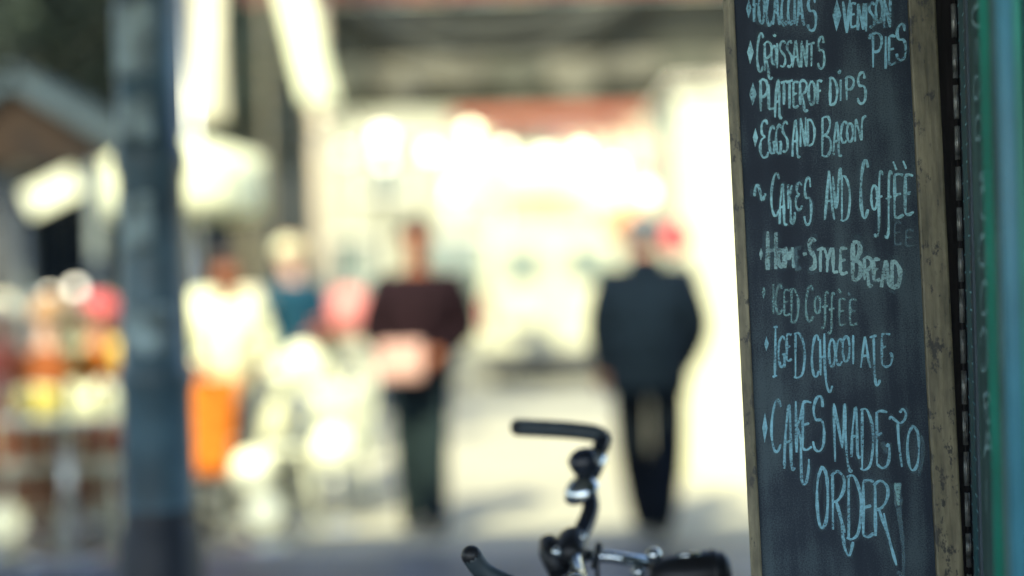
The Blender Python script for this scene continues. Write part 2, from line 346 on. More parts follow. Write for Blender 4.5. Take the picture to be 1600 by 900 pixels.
# ---- handwriting: strokes in a unit box (x right, y down), smoothed where round
def C(*p): return ('c', p)
def Ln(*p): return ('l', p)
O_ = C((.5, 0), (.12, .2), (.03, .55), (.2, .9), (.52, 1), (.85, .85), (.97, .5), (.85, .15), (.5, 0))
G = {
 'A': [Ln((0, 1), (.42, 0)), C((.42, 0), (.62, .35), (.78, .75), (1, 1)), Ln((.16, .62), (.8, .6))],
 'a': [C((.05, .98), (.12, .5), (.4, .02), (.52, .02), (.62, .4), (.66, .85), (.8, 1), (1, .96)), Ln((.14, .56), (.6, .54))],
 'B': [Ln((.12, .02), (.1, 1)), C((.12, .02), (.7, 0), (.9, .2), (.6, .42), (.2, .47)), C((.2, .47), (.85, .55), (1, .8), (.6, 1), (.08, .98))],
 'C': [C((.95, .13), (.75, 0), (.4, .05), (.1, .35), (.05, .7), (.3, .97), (.65, 1), (.95, .86))],
 'D': [Ln((.15, .02), (.15, .98)), C((.02, .03), (.5, .02), (.9, .25), (1, .55), (.8, .9), (.35, 1), (.02, .97))],
 'E': [C((.95, .05), (.5, .02), (.12, .05)), Ln((.12, .05), (.12, .97)), Ln((.12, .5), (.75, .46)), C((.12, .97), (.5, 1), (1, .93))],
 'e': [C((.9, .12), (.6, 0), (.2, .12), (.22, .36), (.62, .45)), C((.62, .45), (.12, .55), (.02, .82), (.35, 1), (.8, .97), (1, .85))],
 'F': [Ln((.15, .02), (.15, 1)), C((.0, .05), (.5, 0), (1, .05)), Ln((.15, .45), (.8, .43))],
 'f': [C((1, .06), (.8, 0), (.62, .1), (.58, .5), (.55, .88), (.35, 1), (.08, .96)), Ln((.2, .42), (.95, .38))],
 'G': [C((.92, .12), (.6, 0), (.15, .2), (.05, .6), (.35, .97), (.8, .9), (.88, .6)), Ln((.5, .58), (1, .58)), Ln((.88, .58), (.84, 1))],
 'H': [Ln((.12, 0), (.12, 1)), Ln((.88, .02), (.88, .98)), Ln((.12, .5), (.88, .48))],
 'h': [Ln((.05, .1), (.1, .72)), C((.38, 0), (.4, .4), (.5, .8), (.68, .97), (.85, 1), (1, .9)), Ln((.08, .42), (.4, .38))],
 'I': [Ln((.5, 0), (.5, 1))],
 'J': [Ln((.2, .0), (1, .0)), Ln((.6, 0), (.45, .98)), Ln((0, 1), (.9, .97))],
 'K': [Ln((.12, 0), (.15, .98)), C((.9, .02), (.5, .4), (.2, .52)), C((.25, .5), (.6, .75), (.75, .98), (1, 1))],
 'k': [Ln((.08, 0), (.14, .62)), C((.6, .02), (.4, .2), (.14, .32)), C((.16, .32), (.4, .45), (.45, .75), (.5, .96), (.75, 1), (.95, .85), (.98, .7))],
 'L': [Ln((.15, 0), (.15, .97)), Ln((.15, .97), (1, .95))],
 'M': [Ln((.02, 1), (.12, 0)), C((.12, 0), (.35, .4), (.5, .62)), C((.5, .62), (.65, .3), (.85, .02)), C((.85, .02), (.9, .5), (1, 1))],
 'm': [Ln((0, .05), (.08, .86)), C((0, .0), (.22, .3), (.46, .66)), C((.46, .66), (.54, .3), (.6, .0)), C((.6, .0), (.64, .5), (.74, .85), (.88, 1), (1, .98))],
 'N': [Ln((.08, 1), (.1, .05)), C((.1, .02), (.45, .45), (.85, .98)), Ln((.85, .98), (.9, 0))],
 'n': [Ln((.08, 1), (.12, .15)), C((.12, .12), (.35, .5), (.6, .95)), C((.6, .95), (.64, .4), (.72, .1), (1, 0))],
 'u': [C((.0, .2), (.15, .55), (.35, 1), (.55, .9), (.7, .4), (.8, .05)), C((.8, .05), (1, 0), (1, .3))],
 'O': [O_],
 'P': [Ln((.15, .02), (.18, 1)), C((.0, .1), (.4, 0), (.9, .08), (1, .3), (.7, .52), (.18, .55))],
 'R': [Ln((.12, .03), (.15, .78)), C((.0, .1), (.4, 0), (.85, .08), (.85, .3), (.5, .42), (.14, .46)), C((.3, .44), (.55, .7), (.6, .92), (.8, 1), (1, .93))],
 'r': [Ln((.1, .05), (.14, .95)), C((.0, .08), (.45, 0), (.9, .1), (.9, .3), (.55, .46), (.14, .5)), Ln((.35, .48), (1, 1))],
 'S': [C((.92, .1), (.6, 0), (.2, .1), (.12, .3), (.45, .45), (.85, .6), (.9, .85), (.55, 1), (.15, .95))],
 's': [C((.85, .2), (.75, .02), (.4, .03), (.15, .22), (.3, .42), (.75, .44), (.95, .6), (.9, .88), (.6, 1), (.25, .96), (.1, .82))],
 'T': [C((0, .08), (.5, .02), (1, .0)), Ln((.52, .03), (.5, 1))],
 't': [Ln((0, .04), (.7, 0)), C((.4, .03), (.45, .5), (.5, .8), (.65, 1), (.85, 1), (1, .9))],
 'w': [C((0, .18), (.1, .13), (.35, .19), (.65, .24), (.92, .18), (1, .08), (.82, .0), (.62, .06)), C((.5, .22), (.58, .6), (.76, 1))],
 'V': [Ln((0, .05), (.55, 1)), Ln((.55, 1), (1, 0))],
 'Y': [Ln((0, 0), (.5, .45)), Ln((1, 0), (.45, .55)), Ln((.46, .5), (.4, 1))],
 'q': [C((.85, .05), (.4, .03), (.12, .06)), Ln((.14, .05), (.16, .93)), Ln((.16, .45), (.5, .4)), C((.16, .93), (.5, 1), (.85, .95), (1, .78), (.95, .6), (.8, .64))],
 "'": [Ln((0, 0), (1, 1))],
 '.': [C((.2, .2), (.8, .3), (.7, .8), (.2, .7), (.2, .2))],
 '-': [Ln((0, .6), (1, .4))],
 '~': [C((0, .75), (.1, .1), (.35, .05), (.55, .55), (.7, 1), (.95, .7), (1, .55))],
 '!': [Ln((.4, 0), (.5, 1))],
}
RND = random.Random(3)
def ribbon(mb, P, wd, lift):
    """P in board coords (x,z); flat chalk stroke of uneven width"""
    n = len(P)
    if n < 2: return
    Ls = []; Rs = []
    ph = RND.random() * 9
    for i in range(n):
        t = P[min(i + 1, n - 1)] - P[max(i - 1, 0)]
        if t.length < 1e-9: t = Vector((0, -1, 0))
        t.normalize(); q = Vector((-t.y, t.x, 0))
        ww = wd * 0.88 * (0.5 + 0.10 * math.sin(ph + i * 0.7) + RND.uniform(-.09, .09))
        if i in (0, n - 1): ww *= 0.7
        Ls.append(P[i] + q * ww); Rs.append(P[i] - q * ww)
    vs = [(v.x, -lift, v.y) for v in Ls + Rs]
    fs = [[i, i + 1, n + i + 1, n + i] for i in range(n - 1)]
    mb.add(vs, fs)
LIFT = [0.0012]
def letters(name, label, items, wpx, material, crop, parent, plane=None, extra=()):
    ox, oy = crop; mb = MB(); hb = MB(); pm = 0.00109
    tobl = plane or bl
    def put(pts, curved, wz):
        if curved: pts = [(p.x, p.y) for p in smooth_line(pts, 4)]
        else:
            (a, b2) = pts[0], pts[-1]; k = 5
            pts = [(a[0] + (b2[0] - a[0]) * i / k + (RND.uniform(-.6, .6) if 0 < i < k else 0), a[1] + (b2[1] - a[1]) * i / k) for i in range(k + 1)] if len(pts) == 2 else pts
        P = [Vector((*tobl(ox + x / 3.3333, oy + y / 3.3333), 0)) for x, y in pts]
        LIFT[0] += 0.000012; ribbon(mb, P, wz * pm, LIFT[0]); ribbon(hb, P, wz * pm * 2.6, LIFT[0] - .0004)
    for it in items:
        ch, x0, y0, x1, y1 = it[:5]; ins = (x1 - x0) * .07; x0 += ins; x1 -= ins; wz = it[5] if len(it) > 5 else wpx
        if ch == '<':      # leaf-shaped bullet, filled
            pts = [(x0 + (x1 - x0) * 0.5, y0), (x1, y0 + (y1 - y0) * .5), (x0 + (x1 - x0) * .45, y1), (x0, y0 + (y1 - y0) * .5)]
            P = [Vector((*tobl(ox + x / 3.3333, oy + y / 3.3333), 0)) for x, y in pts]
            LIFT[0] += 0.000012; mb.add([(p.x, -LIFT[0], p.y) for p in P], [[0, 1, 2, 3]]); continue
        for kind, pts in G[ch]:
            put([(x0 + (x1 - x0) * u, y0 + (y1 - y0) * v) for u, v in pts], kind == 'c', wz)
    for pts, wz in extra: put(pts, True, wz)
    o = mb.build(name, material, parent)
    if label: o['label'] = label
    if name == 'chalk_lettering': tag(hb.build('chalk_dust', CH_DUST, parent), 'pale dust around the ' + (label or '')[:60].strip(), kind='stuff')
    return o
c1, c2, c3, c4 = (1120, 0), (1120, 240), (1120, 440), (1120, 630)
letters('chalk_lettering', 'chalk words FOCACCIAS with a diamond bullet', [
  ('<', 150, -5, 183, 97), ('F', 188, -45, 218, 115), ('O', 215, -30, 251, 122), ('C', 256, -35, 292, 132), ('A', 290, -30, 331, 130), ('C', 333, -30, 367, 132),
  ('C', 368, -30, 398, 128), ('I', 399, -25, 411, 126), ('A', 414, -25, 458, 134), ('s', 464, -20, 522, 160)], 4.4, CH_BLUE, c1, board)
letters('chalk_lettering', 'chalk words VENISON PIES with a diamond bullet', [
  ('<', 598, -5, 652, 165), ('V', 654, 0, 696, 172), ('E', 692, 15, 728, 142), ('N', 728, 18, 772, 158), ('I', 770, 18, 784, 165), ('S', 788, 15, 826, 142),
  ('O', 824, -8, 864, 122), ('N', 866, -6, 910, 146), ('P', 800, 172, 862, 352), ('I', 866, 190, 892, 360), ('E', 888, 184, 936, 336), ('s', 926, 126, 990, 314)], 4.4, CH_BLUE, c1, board,
  extra=[([(795, 205), (800, 180), (825, 176)], 4.5)])
letters('chalk_lettering', 'chalk word CROISSANTS with a diamond bullet', [
  ('<', 155, 210, 195, 336), ('C', 206, 174, 246, 372), ('R', 240, 218, 292, 414), ('O', 282, 236, 312, 338), ('I', 306, 226, 322, 356), ('.', 296, 180, 304, 190), ('S', 322, 214, 362, 348),
  ('S', 360, 214, 396, 348), ('A', 392, 210, 434, 352), ('N', 434, 210, 476, 352), ('T', 472, 224, 512, 346), ('s', 520, 192, 564, 358)], 3.7, CH_STRONG, c1, board)
letters('chalk_lettering', 'chalk words PLATTER OF DIPS with a diamond bullet', [
  ('<', 166, 430, 210, 552), ('P', 218, 414, 266, 580), ('L', 262, 440, 302, 572), ('a', 298, 424, 342, 616), ('T', 330, 424, 368, 546), ('T', 358, 420, 398, 566), ('E', 392, 424, 428, 560),
  ('R', 424, 420, 476, 582), ('O', 474, 422, 514, 546), ('F', 518, 420, 550, 542), ('D', 580, 406, 630, 546), ('I', 636, 416, 652, 526), ('.', 632, 368, 644, 382), ('P', 664, 400, 716, 522),
  ('s', 724, 378, 780, 540)], 4.3, CH_STRONG, c1, board)
letters('chalk_lettering', 'chalk words EGGS AND BACON', [
  ('<', 185, 668, 217, 766), ('e', 222, 626, 272, 820), ('G', 268, 658, 306, 802), ('G', 304, 650, 340, 804), ('S', 336, 634, 374, 792), ('a', 388, 634, 436, 820), ('N', 430, 612, 468, 766),
  ('D', 464, 624, 512, 758), ('B', 540, 610, 598, 814), ('a', 602, 644, 652, 812), ('C', 642, 634, 680, 744), ('O', 674, 640, 712, 740), ('n', 710, 604, 782, 738)], 3.9, CH_STRONG, c1, board)
letters('chalk_lettering', 'chalk words CAKES AND COFFÈÈ', [
  ('~', 192, 165, 256, 242, 5.0), ('C', 278, 106, 330, 322), ('a', 322, 164, 366, 372), ('k', 364, 160, 410, 366), ('e', 408, 150, 446, 292), ('s', 448, 126, 496, 370),
  ('A', 558, 90, 616, 346), ('u', 600, 78, 648, 280), ('D', 640, 116, 696, 350), ('C', 744, 36, 792, 332, 4.6), ('O', 800, 162, 838, 292), ('f', 812, 92, 868, 432), ('f', 868, 90, 914, 440),
  ('E', 914, 102, 976, 334, 5.0), ('E', 970, 106, 1028, 318, 5.0), ("'", 916, 42, 936, 86), ("'", 968, 38, 986, 80)], 3.9, CH_STRONG, c2, board)
letters('chalk_smudge', 'rubbed-out chalk EE below the word coffee', [
  ('E', 918, 356, 966, 474), ('E', 974, 396, 1032, 482)], 4.0, CH_GHOST, c2, board)
letters('chalk_lettering', 'broad chalk words HOME-STYLE BREAD, smeared in the middle', [
  ('<', 219, 490, 241, 556), ('H', 254, 405, 318, 606, 7.5), ('O', 318, 496, 352, 592, 6), ('M', 350, 486, 404, 596, 5.5), ('-', 446, 512, 470, 534, 6), ('S', 474, 444, 516, 602, 7),
  ('T', 517, 494, 560, 616, 5), ('Y', 556, 490, 598, 618, 5), ('L', 598, 490, 634, 622, 5), ('E', 634, 490, 684, 626, 5.6), ('B', 698, 462, 754, 656, 7.5), ('R', 758, 540, 812, 692, 5.6), ('E', 808, 548, 854, 662, 5.6),
  ('A', 852, 556, 910, 696), ('D', 900, 564, 958, 696, 7.5)], 6.8, CH_THICK, c2, board)
letters('chalk_smudge', 'smeared chalk letter E of the word home', [('E', 400, 488, 442, 602)], 8.0, CH_GHOST, c2, board)
letters('chalk_lettering', 'thin faint chalk words ICED COFFÈÈ', [
  ('<', 232, 20, 256, 90), ('I', 284, 14, 304, 168), ('C', 302, 20, 344, 166), ('E', 344, 40, 384, 176), ('D', 378, 38, 428, 212), ('C', 458, 24, 506, 206), ('O', 506, 74, 542, 166),
  ('f', 536, 54, 584, 242), ('f', 572, 58, 616, 270), ('E', 630, 86, 674, 226), ('E', 684, 90, 734, 226), ("'", 630, 36, 646, 60), ("'", 684, 58, 694, 74)], 3.4, CH_FAINT, c3, board)
letters('chalk_lettering', 'thin faint chalk words ICED CHOCOLATE', [
  ('<', 245, 284, 272, 362), ('J', 288, 236, 318, 496), ('G', 316, 284, 360, 446), ('E', 358, 270, 392, 412), ('D', 396, 266, 462, 500), ('C', 490, 280, 536, 494), ('h', 528, 270, 606, 572),
  ('O', 580, 296, 618, 442), ('C', 616, 300, 656, 432), ('O', 650, 280, 694, 416), ('I', 698, 278, 720, 430), ('A', 744, 286, 804, 448), ('t', 790, 280, 852, 536), ('q', 844, 266, 916, 442)], 3.8, CH_BLUE, c3, board)
letters('chalk_lettering', 'large chalk words CAKES MADE TO', [
  ('<', 234, 48, 266, 206), ('C', 278, -16, 340, 248), ('a', 344, 20, 410, 346), ('k', 398, -12, 486, 418), ('E', 436, -16, 498, 242), ('s', 488, -38, 566, 248),
  ('m', 600, 0, 712, 352), ('a', 694, 30, 752, 284), ('D', 740, 26, 818, 346), ('q', 814, 30, 904, 336), ('w', 890, 30, 990, 330), ('O', 984, 114, 1058, 348)], 4.2, CH_BLUE, c4, board)
letters('chalk_smudge', 'blue smear beside the letter O', [], 9, CH_GHOST, c4, board, extra=[([(1062, 170), (1074, 250), (1050, 375)], 7)])
letters('chalk_smudge', 'blue smear inside the letter E of made', [], 9, CH_GHOST, c4, board, extra=[([(860, 200), (880, 260)], 10)])
letters('chalk_lettering', 'large chalk word ORDER', [
  ('O', 514, 326, 584, 648), ('r', 588, 352, 672, 672), ('D', 668, 372, 756, 706), ('E', 748, 392, 824, 694), ('r', 808, 402, 900, 704)], 4.8, CH_BLUE, c4, board,
  extra=[([(640, 560), (656, 690), (668, 760), (690, 790), (708, 720)], 4.5), ([(868, 570), (900, 720), (934, 842)], 4.2)])
letters('chalk_smudge', 'smeared chalk exclamation mark', [], 8, CH_GHOST, c4, board, extra=[([(944, 540), (958, 650), (972, 800), (966, 890), (938, 872)], 6.5), ([(940, 410), (938, 470), (950, 600)], 10)])
letters('chalk_lettering', 'smeared chalk exclamation mark, upper stroke', [], 8, CH_FAINT, c4, board, extra=[([(930, 412), (938, 460), (944, 520)], 7.0), ([(952, 414), (944, 470), (944, 530)], 5.0)])

# ------------------------------------------------------------------ dark hinged leaf right of the board
mhinge = mat('hinge_steel', (0.42, 0.43, 0.40), 0.4, metal=0.5, scale=40, var=0.3)
HJ = at(1478, 450, 2.50); HH = at(1502, 450, 2.46)
jx0, jx1 = at(1452, 450, 2.53).x, at(1491, 450, 2.53).x
leaf = thing('hinged_menu_leaf', 'dark narrow menu leaf on a long steel hinge, seen edge-on right of the blackboard', 'menu board', (HH.x, HH.y, 0.0))
MB().box((0.0, 0.055, 1.1), (0.105, 0.05, 2.2), bev=0.003).build('hinge_post', mdark, leaf)
k = 0
z = 0.05
while z < 2.15:
    MB().tube([(0, 0, z), (0, 0, z + 0.058)], 0.0042, 10).build('hinge_knuckle', mhinge, leaf)
    z += 0.0705
MB().tube([(0, 0, 0.04), (0, 0, 2.16)], 0.0022, 8).build('hinge_pin', mdark, leaf)
ld = Vector((at(1556, 450, 1.99).x - HH.x - 0.008, 1.99 - HH.y, 0)); LL = ld.length; ld.normalize()
ln = Vector((ld.y, -ld.x, 0)); ln = -ln if ln.x > 0 else ln       # leaf faces left
la = math.atan2(ld.y, ld.x)
mleaf_rail = mat('leaf_edge_paint', (0.045, 0.075, 0.10), 0.55, scale=20)
mleaf = slate('green_slate_paint', (0.035, 0.075, 0.075), (0.05, 0.10, 0.095), (0.09, 0.17, 0.16))
def leafpt(s, z, off): return Vector((0.008, 0, 0)) + ld * s + ln * off + Vector((0, 0, z))
s1 = 0.145
MB().box(leafpt(s1 / 2, 1.1, -0.012), (s1, 0.026, 2.1), rotz(la), 0.002).build('edge_rail', mleaf_rail, leaf)
MB().box(leafpt((s1 + LL) / 2, 1.1, -0.014), (LL - s1, 0.022, 2.1), rotz(la)).build('slate_panel', mleaf, leaf)
LP0 = Vector((HH.x, HH.y, 0)) + leafpt(0, 0, 0)
def leafhit(px, py):
    return hit(px, py, LP0, ln)
LM = Matrix((ld, ln, Vector((0, 0, 1)))).transposed()
tickmb = MB()
for i in range(58):
    zz = 0.42 + i * 0.0305
    L0, w0 = 0.012 + 0.01 * RND.random(), 0.0016
    a, c = leafpt(L0, zz, 0.0022), leafpt(s1 - 0.02 * RND.random() - 0.004, zz + RND.uniform(-.004, .004), 0.0022)
    tickmb.add([a + Vector((0, 0, w0)), c + Vector((0, 0, w0)), c - Vector((0, 0, w0)), a - Vector((0, 0, w0))], [[0, 1, 2, 3]])
tag(tickmb.build('ruled_ticks', CH_STRONG, leaf), kind='stuff')
def leafletters(items, wz, material):
    mb = MB()
    for it in items:
        ch, x0, y0, x1, y1 = it
        for kind, pts in G[ch]:
            q = [(x0 + (x1 - x0) * u, y0 + (y1 - y0) * v) for u, v in pts]
            q = [(p.x, p.y) for p in smooth_line(q, 4)] if kind == 'c' else [(q[0][0] + (q[-1][0] - q[0][0]) * i / 4, q[0][1] + (q[-1][1] - q[0][1]) * i / 4) for i in range(5)]
            P = [leafhit(x, y) - Vector((HH.x, HH.y, 0)) for x, y in q]
            n = len(P)
            off = ln * 0.0012
            A, B = [], []
            for i in range(n):
                t = (P[min(i + 1, n - 1)] - P[max(i - 1, 0)]).normalized(); qv = t.cross(ln).normalized() * wz
                A.append(P[i] + qv + off); B.append(P[i] - qv + off)
            mb.add(A + B, [[i, i + 1, n + i + 1, n + i] for i in range(n - 1)])
    mb.build('chalk_lettering', material, leaf)['label'] = 'faint chalk letters seen almost edge-on'
leafletters([('C', 1519, 8, 1537, 40), ('I', 1523, 60, 1527, 100), ('V', 1527, 58, 1538, 100), ('O', 1522, 118, 1531, 155), ('.', 1533, 135, 1536, 142), ('C', 1524, 182, 1533, 218), ('I', 1535, 190, 1541, 210),
  ('S', 1531, 270, 1546, 296), ('C', 1532, 288, 1545, 340), ('C', 1530, 368, 1541, 415), ('C', 1533, 440, 1543, 492), ('O', 1532, 512, 1544, 580), ('R', 1538, 615, 1548, 660), ('E', 1549, 615, 1556, 655),
  ('A', 1538, 675, 1554, 715), ('I', 1540, 750, 1544, 800)], 0.003, CH_THICK)

# ------------------------------------------------------------------ doorway at the far right
mgreen = mat('green_door_paint', (0.004, 0.25, 0.17), 0.35, var=0.15, scale=5)
mblue = mat('blue_pipe_paint', (0.055, 0.21, 0.28), 0.4, var=0.12, scale=5)
mteal = mat('teal_wall_paint', (0.02, 0.08, 0.095), 0.6, scale=4)
gp = at(1571, 450, 2.0)
g = thing('door_post', 'glossy green door post at the right edge, behind the blue pipe', 'door post', (gp.x, 2.0, 0))
MB().box((0.013, 0.03, 1.45), (0.042, 0.06, 2.9), bev=0.004).build('jamb', mgreen, g)
MB().box((0.016, 0.03, 0.06), (0.044, 0.07, 0.12), bev=0.004).build('plinth_block', mgreen, g)
pp = at(1580, 450, 1.93)
p = thing('conduit_pipe', 'pale blue painted pipe running up the right edge', 'pipe', (pp.x, 1.93, 0))
MB().tube([(0, 0, 0.01), (0, 0, 2.95)], 0.0115, 16).build('pipe', mblue, p)
for zz in (0.5, 2.1):
    MB().box((0, 0.022, zz), (0.034, 0.022, 0.02), bev=0.003).build('saddle_clip', mblue, p)
wl = at(1588, 450, 2.06)
wallx = thing('shop_wall', 'dark teal painted shop wall at the far right edge', 'wall', (wl.x + 0.03, 2.08, 0))
MB().box((1.5, 0.15, 1.5), (3.0, 0.3, 3.0)).build('masonry', mteal, wallx)
MB().box((1.5, -0.012, 0.2), (3.0, 0.02, 0.4), bev=0.004).build('skirting', mgreen, wallx)

# ------------------------------------------------------------------ bicycle behind the board
mblk = mat('black_rubber', (0.010, 0.011, 0.014), 0.45, scale=30)
mgrip = mat('grip_rubber', (0.035, 0.05, 0.06), 0.5, scale=30)
mchr = mat('chrome', (0.55, 0.60, 0.62), 0.18, metal=1.0, scale=20, var=0.1)
mfrm = mat('bicycle_paint', (0.012, 0.016, 0.025), 0.25, scale=20)
bz = at(897, 860, 2.82)
bike = thing('bicycle', 'dark upright bicycle with chrome stem and swept-back handlebar, leaning behind the blackboard', 'bicycle')
LEAN = R(21)
bike.matrix_world = Matrix.Translation((bz.x, bz.y + 0.87 * math.sin(LEAN), 0)) @ Matrix.Rotation(LEAN, 4, 'X')
# bike space: x forward (right), y far side, z up; steering axis passes x=0 at bar height
RW = 0.33
hx = 0.10                      # front axle is ahead
FA = Vector((0.20, 0, RW)); RA = Vector((-0.86, 0, RW)); BB = Vector((-0.44, 0, 0.28))
HT, HB = Vector((0.015, 0, 0.76)), Vector((0.06, 0, 0.60)); ST = Vector((-0.58, 0, 0.70))
MB().tube([HT, HB], 0.019, 12).build('head_tube', mfrm, bike)
MB().tube([HB + Vector((-.01, 0, .02)), (-0.25, 0, 0.37), BB], 0.016, 12).build('down_tube', mfrm, bike)
MB().tube([HT + Vector((0, 0, -.04)), (-0.25, 0, 0.52), (-0.5, 0, 0.44)], 0.013, 12).build('top_tube', mfrm, bike)
MB().tube([BB, ST], 0.015, 12).build('seat_tube', mfrm, bike)
for s in (-1, 1):
    MB().tube([BB + Vector((0, s * .03, 0)), RA + Vector((0, s * .06, 0))], 0.010, 8).build('chain_stay', mfrm, bike)
    MB().tube([ST + Vector((0, s * .02, -.03)), RA + Vector((0, s * .06, 0))], 0.009, 8).build('seat_stay', mfrm, bike)
    MB().tube([HB, HB + Vector((0.01, s * .05, -.04)), FA + Vector((-0.03, s * .055, .1)), FA + Vector((0, s * .055, 0))], 0.011, 8).build('fork_blade', mfrm, bike)
def wheel(c):
    wv = MB().lathe([(RW + 0.021 * math.cos(a) - 0.021, 0.021 * math.sin(a)) for a in [2 * math.pi * i / 10 for i in range(11)]], n=48, M=Matrix.Rotation(R(90), 3, 'X')).build('wheel', mblk, bike, c)
    MB().lathe([(RW - 0.04, -.011), (RW - 0.052, -.009), (RW - 0.052, .009), (RW - 0.04, .011)], n=48, M=Matrix.Rotation(R(90), 3, 'X')).build('rim', mchr, wv)
    MB().tube([(0, -.04, 0), (0, .04, 0)], 0.018, 12).build('hub', mchr, wv)
    sp = MB()
    for i in range(28):
        a = 2 * math.pi * i / 28; b2 = a + 0.5 * (1 if i % 2 else -1)
        sp.tube([(0.017 * math.cos(b2), (.03 if i % 4 < 2 else -.03), 0.017 * math.sin(b2)), ((RW - .05) * math.cos(a), 0, (RW - .05) * math.sin(a))], 0.001, 4)
    tag(sp.build('spokes', mchr, wv), kind='stuff')
wheel(FA); wheel(RA)
for c in (FA, RA):
    MB().grid(lambda u, v: (c.x + (RW + .028) * math.cos(R(10 + 150 * u)) * 1.0, (v - .5) * .055, c.z + (RW + .028) * math.sin(R(10 + 150 * u)) - 0.012 * (2 * v - 1) ** 2), 20, 4).build('mudguard', mfrm, bike, solid=0.002)
sadl = MB().grid(lambda u, v: (-0.50 - .27 * u, (v - .5) * (.05 + .15 * max(0, u - .25) ** .7) * 1.0, 0.745 - .05 * (2 * v - 1) ** 2 + .02 * u), 12, 8).build('saddle', mblk, bike, solid=0.03)
MB().tube([ST, (-0.60, 0, 0.735)], 0.012, 10).build('seat_post', mchr, bike)
MB().lathe([(0.0, -.003), (.085, -.003), (.085, .003), (0, .003)], BB + Vector((0, -.05, 0)), 32, Matrix.Rotation(R(90), 3, 'X')).build('chain_wheel', mchr, bike)
for s in (-1, 1):
    MB().tube([BB + Vector((0, s * .06, 0)), BB + Vector((s * .12, s * .075, -s * .11))], 0.008, 8).build('crank_arm', mchr, bike)
    MB().box(BB + Vector((s * .12, s * .125, -s * .11)), (0.09, .09, .025), bev=.004).build('pedal', mblk, bike)
# steering group, turned a little
SA = R(-9)
def steer(p):
    p = Vector(p); c, s = math.cos(SA), math.sin(SA)
    return Vector((p.x * c - p.y * s, p.x * s + p.y * c, p.z))
stem = MB().tube([(0.018, 0, 0.75), (0.006, 0, 0.83)], 0.0125, 12).tube([(0.010, 0, 0.815), (0.0, 0, 0.868)], 0.016, 12).build('stem', mchr, bike)
MB().tube([steer((-.006, -.045, .868)), steer((-.006, -.03, .868)), steer((-.006, .03, .868)), steer((-.006, .05, .872))], [.022, .031, .031, .02], 14).build('bar_clamp', mblk, bike)
MB().ball(steer((0.016, 0.01, .888)), 0.009).build('clamp_bolt', mchr, bike)
half = [(0, 0, .87), (0.008, .05, .872), (0.022, .12, .890), (0.012, .165, .912), (0.012, .20, .936), (0.028, .235, .962), (0.034, .262, .975), (0.022, .278, .981), (-.012, .284, .983), (-.06, .287, .984), (-.15, .290, .983)]
half2 = [(0, 0, .87), (0.008, .05, .872), (0.022, .12, .885), (0.022, .165, .90), (0.024, .20, .915), (0.03, .235, .93), (0.028, .262, .937), (0.015, .278, .94), (-.015, .284, .945), (-.07, .287, .957), (-.125, .290, .985), (-.150, .290, 1.02)]
for s in (-1, 1):
    P = smooth_line([steer((x, s * y, z)) for x, y, z in (half if s > 0 else half2)], 5)
    n = len(P)
    bar = MB().tube(P[:int(n * .80)], 0.018 if s > 0 else .014, 12).build('handlebar', mchr if s < 0 else mfrm, bike)
    MB().tube(P[int(n * .60):] if s > 0 else P[int(n * .62):], 0.0185, 14).build('grip', mgrip, bar)
    e = P[-1]; MB().ball(e, 0.0187).build('grip_end', mblk, bar)
    # brake lever bracket and lever
    q = P[int(n * .40)]; q2 = P[int(n * .48)]
    MB().tube([q - (q2 - q) * .2, q2], 0.025, 12).build('lever_bracket', mchr, bar)
    lv = smooth_line([q + Vector((.012, 0, -.006)), q + Vector((.03, s * .004, -.02)), q + Vector((-.0, s * .02, -.035)), q + Vector((-.05, s * .03, -.03)), q + Vector((-.10, s * .035, -.022))], 4)
    if s < 0: MB().tube(lv, 0.006, 8).build('brake_lever', mchr, bar)
# bell and gear shifter on the far side of the bar
bq = Vector(steer((0.004, .145, .912)))
MB().lathe([(.0, .022), (.018, .020), (.031, .010), (.040, -.006), (.038, -.012), (.0, -.012)], bq + Vector((-.006, 0, .010)), 20, Matrix.Rotation(R(-28), 3, 'Y')).build('bell', mchr, bike)
MB().lathe([(.0, .03), (.022, .026), (.030, .008), (.030, -.01), (.022, -.026), (.0, -.03)], bq + Vector((.004, .04, .050)), 18, Matrix.Rotation(R(55), 3, 'Y')).build('gear_shifter', mfrm, bike)
MB().tube(smooth_line([(.03, -.10, .885), (.05, -.05, .90), (.045, 0, .86), (.05, 0, .70)]), .0045, 6).build('cable', mblk, bike)
MB().tube([(-.03, -.04, .835), (-.045, .0, .860), (-.05, .03, .872)], [.022, .026, .018], 10).build('computer_mount', mblk, bike)
MB().ball((-.035, -.04, .885), .011).build('mount_bolt', mchr, bike)
# bullet lamp on its bracket
MB().tube([(0.012, 0, .852), (0.07, -0.005, .850), (0.15, -.01, .836)], 0.012, 10).build('lamp_bracket', mchr, bike)
lamp = MB().lathe([(.0, -.03), (.022, -.022), (.036, .0), (.043, .035), (.045, .075), (.044, .105), (.040, .122), (.028, .134), (.0, .138)], (0.175, -.012, .812), 24, Matrix.Rotation(R(86), 3, 'Y') @ Matrix.Diagonal((.82, 1, 1)).to_3x3()).build('lamp', mblk, bike)
MB().lathe([(.0435, .098), (.0465, .100), (.0465, .108), (.0435, .110)], (0.175, -.012, .812), 24, Matrix.Rotation(R(86), 3, 'Y') @ Matrix.Diagonal((.82, 1, 1)).to_3x3()).build('lamp_rim', mblk, lamp)
MB().ball((0.155, -.03, .866), 0.016).ball((0.125, -.03, .828), 0.014).build('bracket_nut', mchr, bike)
MB().tube([(0.20, -.01, .850), (0.25, -.01, .852)], 0.006, 8).build('lamp_switch', mchr, lamp)

